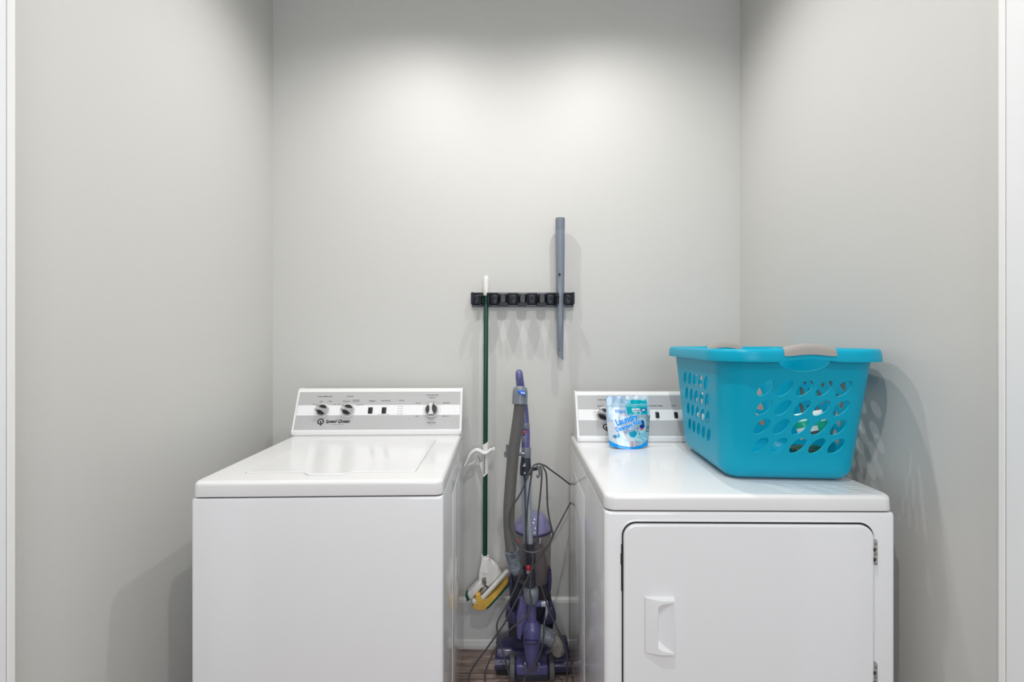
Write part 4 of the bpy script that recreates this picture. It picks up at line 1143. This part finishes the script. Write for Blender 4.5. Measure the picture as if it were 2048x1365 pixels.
# upper cord hook
mb = V(); mb.tube([at(1056, 940, 1.65), at(1074, 938, 1.63)], .0062, 12); mb.build('upper_hook_arm', M_vdark, vac)
mb = V(); mb.tube(smooth_path([at(1073, 934, 1.615), at(1077, 936, 1.607), at(1079, 944, 1.605), at(1078.5, 951, 1.605), at(1076, 954.5, 1.600), at(1073.8, 952, 1.595)], 5), .0040, 12); mb.build('upper_cord_hook', M_vgrey, vac)
# the cord: loops hung over the upper hook, trailing to the floor
mb = V(); cr = .0030
def cord(pts, d, ends=None):
    L_ = len(pts); q = []
    for i, p in enumerate(pts):
        dd = d if not isinstance(d, (list, tuple)) else lerp(d[0], d[1], i / (L_ - 1))
        if len(p) > 2: dd = p[2]
        q.append(at(p[0], p[1], dd))
    if ends: q += [Vector(p) for p in ends]
    mb.tube(smooth_path(q, 6), cr, 8)
cord([(1076, 929.5, 1.597), (1068, 931.5, 1.59), (1058.6, 946), (1049, 970), (1039, 991), (1028, 1009), (1020, 1026.7), (1019, 1043), (1023, 1063.8), (1032.8, 1083), (1042.5, 1096), (1053.8, 1104), (1070, 1105.7), (1086, 1099), (1097, 1088), (1105, 1074, 1.60), (1123, 1039.6, 1.66), (1139, 1009, 1.76), (1147, 992, 1.84)], 1.563)
cord([(1147, 974, 1.84), (1139, 968.7, 1.79), (1120, 954, 1.70), (1102, 941, 1.64), (1090, 932, 1.605), (1083, 929.5, 1.60), (1078, 928, 1.598), (1072, 929.5, 1.595), (1066, 934, 1.59), (1062.6, 954), (1057, 994.5), (1053, 1042.8), (1051, 1083), (1047, 1115), (1041, 1146), (1031, 1174.6), (1014.7, 1208.9), (998.6, 1237), (993.6, 1255), (998.6, 1281), (1006.7, 1307.6), (1014.8, 1337.8), (1020, 1365)], 1.575, [(-.006, 1.56, .03), (-.002, 1.50, .004), (.03, 1.42, .004)])
cord([(1080, 932.5, 1.598), (1083.6, 946), (1081, 986), (1076, 1034.8), (1074, 1075), (1068, 1107), (1062, 1149), (1060, 1182.7), (1063, 1202.8), (1059, 1227), (1039, 1245), (1016.8, 1263), (998.6, 1285), (982.5, 1315.6), (970.4, 1347.8)], 1.585, [(-.092, 1.58, .05), (-.10, 1.52, .005), (-.07, 1.42, .004)])
cord([(1083, 930.5, 1.60), (1087, 936), (1092.5, 949), (1094, 978), (1095, 1010.6), (1099, 1039.6), (1104, 1060), (1105.5, 1074), (1097, 1091), (1081, 1115), (1063, 1142), (1051, 1166), (1022.8, 1221), (1006.7, 1251), (992.6, 1271), (970, 1303), (950, 1330), (938, 1354)], 1.595, [(-.150, 1.57, .06), (-.16, 1.52, .005), (-.13, 1.40, .004)])
cord([(1063, 1100, 1.62), (1066, 1125), (1073, 1148), (1083, 1174.6), (1097, 1219), (1113.5, 1255), (1126.6, 1283), (1133.6, 1307.6), (1135, 1335), (1133.5, 1362)], 1.605, [(.185, 1.56, .04), (.18, 1.50, .004), (.10, 1.40, .004)])
cord([(1091, 1235, 1.622), (1088, 1251), (1087, 1275), (1083, 1299.5), (1071, 1327.7), (1057, 1348), (1047, 1364)], 1.60, [(.02, 1.52, .03), (.0, 1.46, .004), (-.06, 1.40, .004)])
pc = mb.build('power_cord', M_cord, vac)
